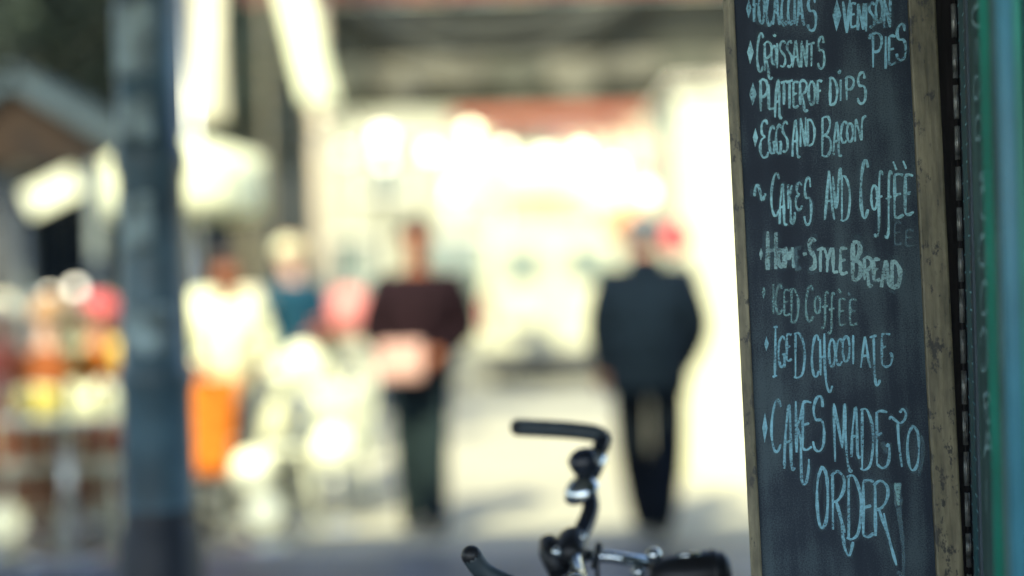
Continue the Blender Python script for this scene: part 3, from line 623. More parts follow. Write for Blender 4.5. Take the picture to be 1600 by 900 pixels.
# ------------------------------------------------------------------ people
DG = bpy.context.evaluated_depsgraph_get
def person(label, loc, rz, h, over, cols, hair=None, hairshape='short', group='passers-by and café guests', seated=False):
    J = dict(pelvis=(0, .0, .96, .135), waist=(0, .0, 1.10, .125), chest=(0, 0, 1.29, .150), nb=(0, .01, 1.455, .07), neck=(0, 0, 1.53, .055),
             h1=(0, -.018, 1.595, .072), h2=(0, -.015, 1.675, .088), h3=(0, 0, 1.735, .062), nose=(0, -.112, 1.64, .014),
             shL=(.155, .01, 1.415, .078), shR=(-.155, .01, 1.415, .078), eL=(.235, .03, 1.13, .050), eR=(-.235, .03, 1.13, .050),
             wL=(.25, -.05, .885, .030), wR=(-.25, -.05, .885, .030), pL=(.25, -.075, .815, .034), pR=(-.25, -.075, .815, .034),
             hiL=(.095, .0, .90, .098), hiR=(-.095, .0, .90, .098), kL=(.105, -.01, .50, .066), kR=(-.105, -.01, .50, .066),
             aL=(.11, .02, .10, .048), aR=(-.11, .02, .10, .048), tL=(.12, -.15, .035, .036), tR=(-.12, -.15, .035, .036))
    J.update(over)
    E = [('pelvis', 'waist', 'shirt'), ('waist', 'chest', 'shirt'), ('chest', 'nb', 'shirt'), ('nb', 'neck', 'skin'), ('neck', 'h1', 'skin'), ('h1', 'h2', 'skin'), ('h2', 'h3', 'skin'), ('h1', 'nose', 'skin')]
    for s in 'LR':
        E += [('chest', 'sh' + s, 'shirt'), ('sh' + s, 'e' + s, 'sleeve'), ('e' + s, 'w' + s, 'forearm'), ('w' + s, 'p' + s, 'skin'),
              ('pelvis', 'hi' + s, 'trouser'), ('hi' + s, 'k' + s, 'trouser'), ('k' + s, 'a' + s, 'trouser'), ('a' + s, 't' + s, 'shoe')]
        w_, p_ = Vector(J['w' + s][:3]), Vector(J['p' + s][:3]); d = (p_ - w_).normalized()
        side = d.cross(Vector((0, 1, 0))); side = side.normalized() if side.length > .2 else Vector((1, 0, 0))
        curl = Vector((0, -1, 0)) if abs(d.y) < .8 else Vector((0, 0, -1))
        for i, (o, l) in enumerate(((-.027, .070), (-.009, .080), (.010, .075), (.028, .060))):
            a = p_ + d * .022 + side * o; m_ = a + d * l * .5 + curl * .010; e_ = a + d * l * .85 + curl * .034
            J[f'f{s}{i}a'] = (*a, .0095); J[f'f{s}{i}b'] = (*m_, .0088); J[f'f{s}{i}c'] = (*e_, .0075)
            E += [('p' + s, f'f{s}{i}a', 'skin'), (f'f{s}{i}a', f'f{s}{i}b', 'skin'), (f'f{s}{i}b', f'f{s}{i}c', 'skin')]
        tb = w_ + d * .03 + side * (.03 if s == 'R' else -.03)
        J[f'th{s}a'] = (*tb, .012); J[f'th{s}b'] = (*(tb + d * .045 + side * (.018 if s == 'R' else -.018) + curl * .02), .009)
        E += [('w' + s, f'th{s}a', 'skin'), (f'th{s}a', f'th{s}b', 'skin')]
    ks = list(J); idx = {k_: i for i, k_ in enumerate(ks)}
    me = bpy.data.meshes.new('tmp'); me.from_pydata([J[k_][:3] for k_ in ks], [(idx[a], idx[b2]) for a, b2, _ in E], [])
    ob = bpy.data.objects.new('tmp', me); COL.objects.link(ob)
    ob.modifiers.new('s', 'SKIN'); sb = ob.modifiers.new('d', 'SUBSURF'); sb.levels = 1; sb.render_levels = 1
    for k_ in ks:
        sv = me.skin_vertices[0].data[idx[k_]]; sv.radius = (J[k_][3], J[k_][3]); sv.use_root = (k_ == 'pelvis')
    dg = DG(); dg.update()
    bme = bpy.data.meshes.new_from_object(ob.evaluated_get(dg)); bpy.data.objects.remove(ob)
    bme.name = 'body'
    names = ['skin', 'shirt', 'sleeve', 'forearm', 'trouser', 'shoe']
    for n_ in names: bme.materials.append(cols[n_])
    segs = [(Vector(J[a][:3]), Vector(J[b2][:3]), J[a][3], J[b2][3], names.index(t)) for a, b2, t in E]
    for f in bme.polygons:
        c = f.center; best = None
        for a, b2, ra, rb, t in segs:
            ab = b2 - a; u = max(0, min(1, (c - a).dot(ab) / max(ab.length_squared, 1e-9)))
            dd = (c - (a + ab * u)).length / (ra + (rb - ra) * u)
            if best is None or dd < best[0]: best = (dd, t)
        f.material_index = best[1]; f.use_smooth = True
    root = thing('person', label, 'person', loc, rz, group)
    root.scale = (h / 1.80,) * 3
    body = bpy.data.objects.new('body', bme); COL.objects.link(body); body.parent = root
    hc = Vector(J['h2'][:3])
    for s in (-1, 1):
        MB().ball(hc + Vector((s * .033, -.083, -.012)), 0.011, 8, 6).build('eye', mat('eye_white', (.5, .48, .42), .3), root)
        MB().ball(hc + Vector((s * .092, .008, -.02)), 0.022, 8, 6, (.5, .8, 1.3)).build('ear', cols['skin'], root)
    MB().ball(hc + Vector((0, -.088, -.075)), 0.02, 8, 6, (1.3, .4, .3)).build('mouth', mat('lip', (.25, .09, .08), .5), root)
    if hair:
        def cap(u, v):
            a = 2 * math.pi * u; e = R(90 - (98 if hairshape == 'short' else 120) * v)
            rr = .100 + .006 * math.sin(7 * a + 5 * v)
            dz = math.sin(e); front = max(0, -math.sin(a)) * max(0, math.cos(e))
            return hc + Vector((math.cos(a) * math.cos(e) * rr, .014 + math.sin(a) * math.cos(e) * rr * 1.05, .008 + dz * rr + front * .045))
        MB().grid(cap, 24, 10).build('hair', hair, root)
    return root, J
sk = mat('skin', (.42, .21, .13), .5, scale=20); skp = mat('skin_pale', (.55, .33, .24), .5, scale=20); skr = mat('skin_ruddy', (.28, .085, .03), .5, scale=20)
def cl(n, c): return mat('cloth_' + n, c, .9, var=.18, scale=14, spec=.08)
blk, navy, brown = cl('black', (.006, .009, .013)), cl('navy', (.004, .009, .016)), cl('maroon', (.013, .006, .008))
olive, white, orange = cl('dark_green', (.018, .030, .032)), cl('white', (.72, .71, .46)), cl('orange', (.62, .17, .02))
teal, red, grey, rust = cl('teal', (.012, .055, .085)), cl('red', (.45, .03, .04)), cl('grey', (.2, .21, .2)), cl('rust', (.22, .065, .02))
hgrey, hdark, hfair = mat('hair_grey', (.10, .105, .11), .7), mat('hair_dark', (.03, .018, .012), .6), mat('hair_fair', (.38, .20, .08), .6)

def C6(skin, shirt, trouser, shoe=blk, fore=None): return dict(skin=skin, shirt=shirt, sleeve=shirt, forearm=fore or shirt, trouser=trouser, shoe=shoe)
# the man in the dark jumper, walking towards us, arms bent in front
over = dict(eL=(.275, .02, 1.14, .082), eR=(-.275, .02, 1.14, .082), wL=(.14, -.20, 1.02, .045), wR=(-.14, -.20, 1.00, .045), pL=(.07, -.22, .985, .036), pR=(-.07, -.22, .965, .036),
            chest=(0, 0, 1.27, .205), waist=(0, 0, 1.10, .205), pelvis=(0, 0, .96, .165), shL=(.20, .01, 1.385, .105), shR=(-.20, .01, 1.385, .105),
            kL=(.07, -.09, .50, .088), aL=(.06, -.05, .11, .084), tL=(.08, -.20, .05, .05), aR=(-.07, .14, .12, .084), kR=(-.08, .0, .50, .088), tR=(-.09, .0, .05, .05), hiL=(.085, 0, .90, .105), hiR=(-.085, 0, .90, .105))
man, J = person('person in a dark maroon jumper walking towards us, carrying a pink parcel', on_ground(664, 7.75), 0, 1.75, over, C6(skr, brown, olive, blk), hdark)
pa = MB()
pa.box((0, 0, 0), (.24, .13, .20), bev=.03).build('parcel', mat('pink_paper', (.62, .36, .29), .8, scale=10))
pc = bpy.data.objects['parcel']; pg = on_ground(640, 7.75); pc.location = (pg.x + .0, 7.49, .96)
tag(pc, 'pink paper parcel held in front by the person in maroon', 'parcel')
# the man in the dark coat, walking away
over = dict(eR=(-.275, .03, 1.15, .088), wR=(-.235, -.03, .97, .060), pR=(-.20, -.06, .92, .038), eL=(.26, .0, 1.15, .085), wL=(.245, -.02, .93, .055), pL=(.245, -.06, .86, .038),
            chest=(0, .01, 1.28, .23), waist=(0, .01, 1.10, .235), pelvis=(0, 0, .96, .20), shL=(.21, .0, 1.40, .105), shR=(-.21, .0, 1.40, .105), nb=(0, .0, 1.47, .09),
            h1=(0, -.035, 1.59, .072), h2=(0, -.035, 1.665, .084), h3=(0, -.02, 1.72, .06), nose=(0, -.13, 1.63, .014),
            hiL=(.10, 0, .90, .120), hiR=(-.10, 0, .90, .120), kL=(.095, -.10, .48, .098), aL=(.03, -.08, .10, .10), tL=(.05, -.23, .04, .045), kR=(-.095, .05, .48, .098), aR=(-.03, .20, .15, .10), tR=(-.05, .10, .04, .045))
man2, J = person('person in a long dark coat seen from behind, walking away beside the white wall', on_ground(1020, 7.45), R(178), 1.72, over, C6(sk, navy, blk, blk), hgrey, 'long')
MB().grid(lambda u, v: (math.cos(2 * math.pi * u) * (.238 - .03 * v + .008 * math.sin(10 * math.pi * u)), .005 + math.sin(2 * math.pi * u) * (.225 - .02 * v), 1.14 - .34 * v), 32, 8).build('coat_skirt', navy, man2, solid=.008)
MB().lathe([(.10, 1.44), (.105, 1.50), (.095, 1.53)], (0, .0, 0), 20).build('collar', navy, man2)

# waiter in white
over = dict(eL=(.26, -.02, 1.14, .058), eR=(-.27, -.02, 1.14, .058), wL=(.20, -.22, 1.05, .034), wR=(-.18, -.22, 1.06, .034), pL=(.17, -.29, 1.05, .034), pR=(-.14, -.28, 1.07, .034),
            chest=(0, 0, 1.27, .18), waist=(0, 0, 1.10, .165), shL=(.18, .01, 1.40, .09), shR=(-.18, .01, 1.40, .09))
wt, J = person('person in a white shirt and long orange apron standing beside the iron post', on_ground(366, 7.9), R(8), 1.60, over, C6(skr, white, grey), hdark)
MB().grid(lambda u, v: ((u - .5) * (.34 - .12 * v) - .10 - .02 * v, -.185 - .04 * math.cos((u - .5) * 2.4) - .02 * v + .012 * math.sin(19 * u) * v, 1.00 - .60 * v), 12, 8).build('apron', orange, wt, solid=.006)
# person in teal behind
tl, J = person('person in a teal jacket and pale cap behind the café tables', on_ground(466, 9.4), R(-150), 1.72, dict(chest=(0, 0, 1.27, .19), shL=(.19, .01, 1.40, .09), shR=(-.19, .01, 1.40, .09)), C6(skp, teal, grey), hfair)
MB().ball((0, -.015, 1.70), .112, 16, 8, (1, 1.05, .75)).build('cap', white, tl)
# left edge guests (seated)
def seat(dx=0): return dict(pelvis=(0, .10, .52, .145), waist=(0, .11, .66, .14), chest=(0, .07, .86, .165), nb=(0, .05, 1.03, .075), neck=(0, .03, 1.10, .055), h1=(0, .01, 1.165, .072), h2=(0, .012, 1.245, .088),
    h3=(0, .03, 1.305, .062), nose=(0, -.085, 1.21, .014), shL=(.17, .07, .99, .085), shR=(-.17, .07, .99, .085), eL=(.24, -.03, .76, .055), eR=(-.24, -.03, .76, .055), wL=(.13, -.24, .80, .034), wR=(-.13, -.24, .80, .034),
    pL=(.09, -.30, .81, .034), pR=(-.09, -.30, .81, .034), hiL=(.10, .06, .50, .105), hiR=(-.10, .06, .50, .105), kL=(.11, -.38, .50, .075), kR=(-.11, -.38, .50, .075), aL=(.11, -.36, .10, .05), aR=(-.11, -.36, .10, .05),
    tL=(.11, -.52, .04, .038), tR=(-.11, -.52, .04, .038))
person('person in a rust red jacket sitting at the table at the left edge', on_ground(92, 7.75), R(150), 1.80, seat(), C6(skp, rust, rust), hfair)
person('person in an orange jacket sitting half hidden by the iron post', on_ground(172, 8.2), R(95), 1.80, seat(), C6(sk, orange, red), hfair)
person('person in a grey jumper with a pink cap sitting farther back at the left', on_ground(140, 9.6), R(20), 1.80, seat(), C6(skp, white, grey), hdark)
pk = bpy.data.objects['person.005'] if 'person.005' in bpy.data.objects else None
if pk: MB().ball((0, .02, 1.275), .112, 16, 8, (1, 1.05, .8)).build('cap', cl('pink', (.70, .12, .13)), pk)

def guest(label, px, d, a, c, hat=None, hair=hdark):
    o, J = person(label, on_ground(px, d), R(a), 1.80, seat(), c, hair)
    if hat:
        MB().lathe([(.19, 1.265), (.185, 1.275), (.115, 1.28), (.108, 1.35), (.06, 1.375), (0, 1.378)], (0, .02, 0), 24).build('sun_hat', hat, o)
straw = mat('straw', (.74, .66, .44), .9, scale=40, var=.15)
guest('person in a coral top and straw hat sitting at the left edge behind the crates', 12, 9.2, 60, C6(skp, cl('coral', (.70, .20, .14)), grey), straw)
guest('person in a white blouse and white sun hat sitting in front of the market stall', 72, 9.0, -40, C6(skp, white, navy), white)
guest('person in a beige shirt and straw hat sitting beside the person in teal', 398, 9.3, 30, C6(sk, cl('beige', (.55, .42, .30)), grey), straw)
guest('person in a black jacket and white sun hat sitting behind the orange apron', 330, 9.0, -20, C6(skp, teal, blk), white)
guest('person in a yellow top sitting behind the iron post', 215, 9.6, 10, C6(sk, cl('mustard', (.60, .42, .10)), navy))
# ------------------------------------------------------------------ café furniture
mwht = mat('white_enamel', (.70, .70, .50), .3, scale=10, var=.05)
malu = mat('brushed_aluminium', (.62, .63, .60), .32, metal=.9, scale=20, var=.1)
mcloth = cl('table_linen', (.72, .71, .48))
def chair():
    t = thing('cafe_chair', '', 'chair', group='white metal café chairs')
    MB().lathe([(0, .445), (.19, .445), (.20, .455), (.19, .468), (0, .472)], n=20).build('seat', mwht, t)
    for sx in (-1, 1):
        for sy in (-1, 1):
            MB().tube([(sx * .14, sy * .14, .45), (sx * .19, sy * .19, 0)], .011, 8).build('leg', mwht, t)
    MB().tube(smooth_line([(-.18, .15, .45), (-.20, .20, .70), (-.12, .23, .86), (.12, .23, .86), (.20, .20, .70), (.18, .15, .45)]), .011, 8).build('back_frame', mwht, t)
    for x in (-.09, 0, .09): MB().tube([(x, .16, .46), (x * 1.05, .225, .855)], .007, 6).build('back_slat', mwht, t)
    MB().lathe([(.155, .2), (.165, .2), (.165, .212), (.155, .212), (.155, .2)], n=20).build('stretcher_ring', mwht, t)
    return t
ch0 = chair()
spots = [(425, 8.0, 40, 'white metal café chair in front of the person in the white shirt'), (520, 8.6, -60, 'white metal café chair between the clothed table and the person in maroon'),
         (470, 10.4, 150, 'white metal café chair behind the clothed table'), (60, 7.6, 200, 'white metal café chair nearest the left edge'),
         (330, 8.4, 120, 'white metal café chair half behind the iron post'), (172, 7.55, -20, 'white metal café chair just left of the iron post')]
for i, (px, d, a, lab) in enumerate(spots):
    if i == 0: o = ch0; o.location = on_ground(px, d); o.rotation_euler = (0, 0, R(a)); o['label'] = lab
    else: dup(ch0, on_ground(px, d), R(a), lab)
def ctable(px, d, label, cloth=True):
    t = thing('cafe_table', label, 'table', on_ground(px, d), 0, 'round café tables')
    MB().lathe([(0, .715), (.34, .715), (.35, .725), (.34, .738), (0, .738)], n=28).build('table_top', mwht, t)
    MB().tube([(0, 0, .02), (0, 0, .72)], .03, 12).build('pedestal', malu, t)
    MB().lathe([(0, .03), (.2, .022), (.23, .01), (.23, 0)], n=24).build('base', malu, t)
    if cloth:
        c = on_ground(px, d)
        tc = MB().grid(lambda u, v: (c.x + math.cos(2 * math.pi * u) * (min(v * 2, 1) * .355 + max(0, v - .5) * (.08 + .06 * math.sin(16 * math.pi * u))), c.y + math.sin(2 * math.pi * u) * (min(v * 2, 1) * .355 + max(0, v - .5) * (.08 + .06 * math.sin(16 * math.pi * u))), .742 - max(0, v - .5) * .9), 64, 16).build('tablecloth', mcloth, solid=.003)
        tag(tc, 'white cloth draped over the ' + label.split('with')[0].strip(), 'tablecloth')
    return on_ground(px, d)
t1 = ctable(488, 9.0, 'round café table near the person in teal with a white cloth')
t2 = ctable(110, 7.35, 'round café table at the left edge with bare white top', False)
t3 = ctable(250, 9.2, 'round café table behind the iron post with a white cloth')
def glassware(c, label, h=.13, r=.032, cat='glass', m=None):
    t = thing('drinking_glass' if cat == 'glass' else 'cup', label, cat, (c.x, c.y, c.z))
    MB().lathe([(0, .004), (r * .8, .004), (r, h), (r * .93, h), (r * .74, .012), (0, .012)], n=16).build('vessel', m or glass('clear_glass'), t)
    MB().lathe([(0, .013), (r * .74, .013), (r * .88, h * .7), (0, h * .7)], n=16).build('drink', mat('pale_drink', (.75, .62, .3), .1), t)
for (dx, dy, lab) in ((-.15, -.12, 'tall drinking glass at the left of the left edge table'), (.05, -.2, 'drinking glass at the front of the left edge table'), (.2, -.05, 'drinking glass at the right of the left edge table')):
    glassware(t2 + Vector((dx, dy, .739)), lab, .15)
bw_ = t2 + Vector((-.17, .08, .739))
yb = thing('bowl', 'yellow glazed bowl on the left edge table', 'bowl', bw_)
MB().lathe([(0, 0), (.06, 0), (.11, .06), (.135, .12), (.128, .12), (.10, .06), (0, .012)], n=24).build('vessel', mat('yellow_glaze', (.78, .62, .10), .35), yb)
MB().lathe([(0, .115), (.06, .13), (.118, .105)], n=20).build('contents', mat('yellow_fruit', (.80, .66, .14), .4, scale=30), yb)
def flowers(c, label, col, n=26, rr=.12, hh=.24):
    t = thing('flower_vase', label, 'flowers', c)
    MB().lathe([(0, 0), (.045, 0), (.055, .06), (.03, .15), (.038, .17)], n=16).build('vase', mwht, t)
    fl = MB(); stm = MB()
    for i in range(n):
        a = RND.uniform(0, 6.28); r_ = rr * math.sqrt(RND.random()); q = Vector((r_ * math.cos(a), r_ * math.sin(a), hh + .10 * (1 - (r_ / rr) ** 2) + RND.uniform(-.03, .03)))
        stm.tube([(0, 0, .14), q], .0025, 4)
        for k_ in range(6):
            b2 = 6.28 * k_ / 6; u = Vector((math.cos(b2), math.sin(b2), .35)) * .036; vv = Vector((-math.sin(b2), math.cos(b2), 0)) * .017
            fl.add([q, q + u * .6 + vv, q + u, q + u * .6 - vv], [[0, 1, 2, 3]])
    stm.build('stems', mat('stem_green', (.05, .10, .03), .7), t)
    fl.build('blossoms', cl('petal_' + label[:4], col), t)
flowers(t1 + Vector((.12, .05, .745)), 'pink blossoms in a white vase on the clothed table by the person in teal', (.80, .34, .28), 60, .15, .30)
flowers(t3 + Vector((-.05, 0, .745)), 'ivory blossoms in a white vase on the clothed table behind the iron post', (.82, .8, .66), 40)
flowers(t2 + Vector((-.02, .2, .739)), 'cream blossoms in a white vase on the left edge table', (.75, .72, .66), 30, .14, .5)

# white umbrella behind the post, brown stall at far left
def umbrella(label, px, d, ztop, zrim, rad, m, val=.17, name='cafe_umbrella'):
    c = on_ground(px, d); t = thing(name, label, 'umbrella', c)
    for i in range(8):
        a0, a1 = math.pi / 4 * i, math.pi / 4 * (i + 1)
        def pan(u, v):
            a = a0 + (a1 - a0) * u; sag = .03 * math.sin(math.pi * u) * v
            rr = rad * v * (1 - .06 * math.sin(math.pi * u))
            return (rr * math.cos(a), rr * math.sin(a), ztop + (zrim - ztop) * v ** 1.2 - sag)
        MB().grid(pan, 6, 8).build('canopy_panel', m, t, solid=.002)
        MB().grid(lambda u, v: (rad * (1 - .06 * math.sin(math.pi * u)) * math.cos(a0 + (a1 - a0) * u), rad * (1 - .06 * math.sin(math.pi * u)) * math.sin(a0 + (a1 - a0) * u), zrim - .03 * math.sin(math.pi * u) - val * v), 6, 3).build('valance', m, t, solid=.002)
        MB().tube([(0, 0, ztop - .03), (rad * math.cos(a0), rad * math.sin(a0), zrim - .012)], .008, 6).build('rib', malu, t)
    MB().tube([(0, 0, 0.05), (0, 0, ztop + .08)], .022, 12).build('pole', malu, t)
    MB().lathe([(0, .09), (.22, .07), (.26, 0)], n=20).build('base', grey, t)
    return t
canv = mat('white_canvas', (.76, .75, .48), .85, var=.05, transl=.1)
umbrella('white café umbrella open behind the iron post', 300, 10.6, 2.53, 2.36, .60, canv, .42)

mdkw = mat('dark_shop_paint', (.016, .027, .034), .6, var=.25, scale=1.5)
# market stall with brown gable at the left
st = on_ground(40, 10.8)
stall = thing('market_stall', 'market stall with brown canvas gable and grey roof at the left edge', 'market stall', st)
s_ = 10.8 / F
rid = 1.33 + (450 - 120) * s_; eav = 1.33 + (450 - 225) * s_
hw = 165 * s_
mbrn = mat('brown_canvas', (.020, .009, .002), .9, scale=3, var=.3)
MB().add([(-hw, 0, eav), (hw, 0, eav), (0, 0, rid), (-hw, .012, eav), (hw, .012, eav), (0, .012, rid)], [[0, 1, 2], [3, 5, 4], [0, 3, 4, 1], [1, 4, 5, 2], [2, 5, 3, 0]]).build('gable_cloth', mbrn, stall)
MB().box((0, .0, eav - .025), (hw * 2, .012, .05)).build('valance', mbrn, stall)
mgr = mat('grey_sheeting', (.035, .055, .06), .7, scale=3)
for s in (-1, 1):
    ang = math.atan2(rid - eav, hw)
    MB().box((s * hw / 2, .95, (rid + eav) / 2 + .09), (math.hypot(hw, rid - eav) + .16, 2.1, .11), Matrix.Rotation(s * ang, 3, 'Y'), .01).build('roof_panel', mgr, stall)
    for yy in (.05, 1.85):
        MB().tube([(s * (hw - .22), yy, 0), (s * (hw - .22), yy, eav + .02)], .05, 10).build('stall_post', mat('grey_post', (.16, .19, .19), .6), stall)
MB().grid(lambda u, v: ((u - .5) * (hw * 2 - .5), 1.9 + .05 * math.sin(40 * u), .05 + (eav - .05) * v), 60, 4).build('back_drape', navy, stall, solid=.006)
MB().box((0, .9, .84), (hw * 2 - .5, 1.2, .06), bev=.01).build('counter', mat('stall_board', (.2, .13, .08), .7), stall)
MB().box((0, .34, .44), (hw * 2 - .6, .03, .75)).build('counter_front', navy, stall)
# orange signs / crates by the stall
def crate(px, d, label, m, size=(.45, .32, .28), z=0.0, rz=0):
    c = on_ground(px, d); t = thing('crate', label, 'crate', (c.x, c.y, z), rz)
    sx, sy, sz = size
    for s in (-1, 1):
        for k_ in range(3):
            MB().box((0, s * sy / 2, sz * (.17 + .33 * k_)), (sx, .014, sz * .26), bev=.002).build('slat', m, t)
            MB().box((s * (sx / 2 - .007), 0, sz * (.17 + .33 * k_)), (.014, sy - .02, sz * .26), bev=.002).build('slat', m, t)
        for s2 in (-1, 1): MB().box((s * (sx / 2 - .03), s2 * (sy / 2 - .02), sz / 2), (.03, .022, sz), bev=.002).build('corner_post', m, t)
    MB().box((0, 0, .01), (sx - .02, sy - .02, .012)).build('bottom_board', m, t)
mor = mat('orange_plastic', (.60, .15, .03), .5, var=.1)
mrd = mat('brown_red_plastic', (.22, .07, .02), .5, var=.1)
crate(20, 8.6, 'dark red crate at the left edge, lower of the stack', mrd, (.6, .4, .36), .0, .1)
crate(22, 8.6, 'orange crate at the left edge, upper of the stack', mor, (.6, .4, .36), .365, .05)

# ------------------------------------------------------------------ dark shop behind the left side
def facade(name, label, x0, x1, y, h, m, wins, mframe, mpane, depth=6.0, doors=()):
    t = thing(name, label, 'building', ((x0 + x1) / 2, y, 0))
    W = x1 - x0
    MB().box((0, depth / 2, h / 2), (W, depth, h)).build('wall', m, t)
    MB().box((0, -.09, h - .25), (W, .18, .3), bev=.02).build('cornice', mframe, t)
    for (wx, wz, ww, wh) in wins:
        f = MB()
        for s in (-1, 1):
            f.box((wx + s * (ww / 2 + .03), -.035, wz), (.07, .07, wh + .14)); f.box((wx, -.036, wz + s * (wh / 2 + .035)), (ww, .065, .07))
        f.box((wx, -.033, wz), (.04, .05, wh))
        wo_ = f.build('window', mframe, t)
        MB().box((wx, -.008, wz), (ww, .012, wh)).build('pane', mpane, wo_)
        MB().box((wx, -.07, wz - wh / 2 - .1), (ww + .2, .14, .06), bev=.01).build('sill', mframe, wo_)
    return t
dpane = mat('dark_window', (.02, .028, .034), .12, scale=1, spec=.5)
lx0 = on_ground(-420, 15.5).x; lx1 = on_ground(405, 15.5).x
facade('dark_shop', 'dark teal shop building behind the market stall and umbrellas', lx0, lx1, 15.5, 9.0, mdkw,
       [(-2.4 + 1.35 * i, 1.55, 1.0, 1.9) for i in range(4)] + [(-2.4 + 1.35 * i, 5.6, .9, 1.5) for i in range(4)], mat('dark_trim', (.05, .06, .065), .5), dpane)

# ------------------------------------------------------------------ bright buildings at the end of the street
mcream = mat('cream_render', (.36, .35, .25), .85, var=.06, scale=.5)
mcream2 = mat('ochre_render', (.40, .37, .26), .85, var=.06, scale=.5)
mtrim = mat('cream_trim', (.80, .77, .64), .7)
lpane = mat('window_blind', (.17, .21, .18), .2, scale=1.2, var=.35)
dp2 = mat('shop_glass', (.16, .17, .15), .15, scale=1)
facade('corner_building', 'tall cream rendered building closing the street behind the two walkers', -7.2, 2.2, 30, 13, mcream,
       [(-3.9 + 1.9 * i, 7.4, 1.0, 1.7) for i in range(5)] + [(-3.9 + 1.9 * i, 4.0, .8, 1.1) for i in range(5)] + [(-3.6 + 2.4 * i, 1.5, 1.5, 1.9) for i in range(4)], mtrim, lpane)
facade('corner_building', 'pale ochre rendered building at the end of the street beside the white wall', 2.25, 12, 31, 12, mcream2,
       [(-3.9 + 1.9 * i, 7.2, 1.0, 1.7) for i in range(5)] + [(-3.9 + 1.9 * i, 3.9, .8, 1.1) for i in range(5)] + [(-3.6 + 2.4 * i, 1.5, 1.5, 1.9) for i in range(4)], mtrim, lpane)
facade('corner_building', 'far cream building on the left above the dark shop', -30, -7.25, 29, 14, mcream,
       [(-9 + 2.2 * i, 7.5, 1.0, 1.7) for i in range(9)], mtrim, lpane)
# red fascia sign on them
sg = at(880, 180, 29.5)
rs = thing('fascia_sign', 'long red fascia sign on the far building, below the olive awning', 'sign', (sg.x, 29.6, sg.z))
MB().box((0, .1, 0), (4.6, .12, .29), bev=.02).build('board', mat('red_sign_paint', (.33, .065, .025), .5), rs)
MB().box((0, .06, .24), (4.7, .2, .06), bev=.01).build('sign_cap', mat('rust_trim', (.30, .10, .05), .6), rs)
sg = at(1035, 192, 28.5)
ts = thing('hanging_sign', 'small teal hanging sign above the walker in the coat', 'sign', (sg.x, 28.4, sg.z))
MB().box((0, 0, 0), (.62, .08, .55), bev=.02).build('board', mat('teal_sign', (.02, .20, .17), .5), ts)
MB().tube([(0, 0, .27), (0, 1.7, .5)], .02, 6).build('bracket', mdkw, ts)
sg = at(955, 232, 27.5)
ts = thing('awning', 'pale red striped shop awning under the red fascia sign', 'awning', (sg.x, 29.0, sg.z))
for i in range(10):
    x = -1.0 + .2 * i
    MB().add([(x, 0, .35), (x + .2, 0, .35), (x + .2, -1.1, -.15), (x, -1.1, -.15), (x, -1.1, -.4), (x + .2, -1.1, -.4)], [[0, 1, 2, 3], [3, 2, 5, 4]]).build('stripe', cl('awning_red', (.55, .16, .14)) if i % 2 == 0 else canv, ts, solid=.01)

# ------------------------------------------------------------------ olive street canopy with red beam
mol = mat('olive_canvas', (.075, .074, .05), .95, var=.2, scale=1.2)
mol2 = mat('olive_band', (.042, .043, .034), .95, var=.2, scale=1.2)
mrb = mat('red_beam_paint', (.15, .022, .008), .6)
x0 = at(492, 60, 13).x; x1 = at(1300, 60, 13).x; zt = at(800, -8, 13).z; zb = at(800, 152, 13).z
can = thing('street_canopy', 'swagged olive canvas canopy under a red beam high across the street', 'canopy', ((x0 + x1) / 2, 13, 0))
Wc = x1 - x0
MB().box((0, 0, zt + .10), (Wc + 1.4, .12, .2), bev=.01).build('beam', mrb, can)
def cloth(u, v):
    x = (u - .5) * Wc
    q = math.sin(math.pi * min(1, max(0, (u) / .62))) if u < .62 else .5 * math.sin(math.pi * (u - .62) / .38)
    sag = .10 * q * math.sin(math.pi * v)
    return (x, .10 + .5 * v + .015 * math.sin(22 * v + 3 * q), zt - .01 - (zt - zb) * v - sag)
MB().grid(cloth, 60, 40).build('swag_cloth', mol, can, solid=.006)
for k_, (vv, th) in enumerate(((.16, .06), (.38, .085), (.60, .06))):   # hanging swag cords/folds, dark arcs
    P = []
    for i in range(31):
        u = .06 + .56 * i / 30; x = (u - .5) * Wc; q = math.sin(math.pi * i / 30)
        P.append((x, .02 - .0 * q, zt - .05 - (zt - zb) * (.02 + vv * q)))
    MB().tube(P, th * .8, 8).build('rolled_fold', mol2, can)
mval = mat('pale_canvas', (.125, .115, .08), .95, var=.3, scale=1.5)
for i in range(9):
    xa = -Wc / 2 + Wc / 9 * i
    MB().grid(lambda u, v: (xa + Wc / 9 * u, -.04 - .03 * math.sin(math.pi * u) + .02 * v, zt - (zt - zb) * (.62 + v * (.22 + .22 * math.sin(math.pi * u) * (.6 + .4 * math.sin(i * 2.1))))), 10, 6).build('valance', mval if i % 3 else mol, can, solid=.006)
for s, px in ((-1, 505), (1, 1260)):
    xx = at(px, 400, 13).x - (x0 + x1) / 2
    MB().tube([(xx, .0, 0), (xx, 0, zt + .02)], .075, 12).build('canopy_post', mat('beige_post', (.50, .42, .30), .7), can)

# ------------------------------------------------------------------ white wall at the right
wx0 = at(1066, 450, 9.6).x; wtop = at(1100, 135, 9.6).z
ww_ = thing('white_wall', 'bright white rendered wall in the sun behind the blackboard', 'wall', (wx0 + 1.6, 9.6, 0))
MB().box((0, .9, wtop / 2), (3.2, 1.8, wtop), bev=.02).build('masonry', mat('white_render', (.60, .59, .40), .85, var=.04, scale=1), ww_)
MB().box((0, .9, wtop + .03), (3.3, 1.9, .07), bev=.01).build('coping', mat('coping_stone', (.62, .55, .40), .8), ww_)

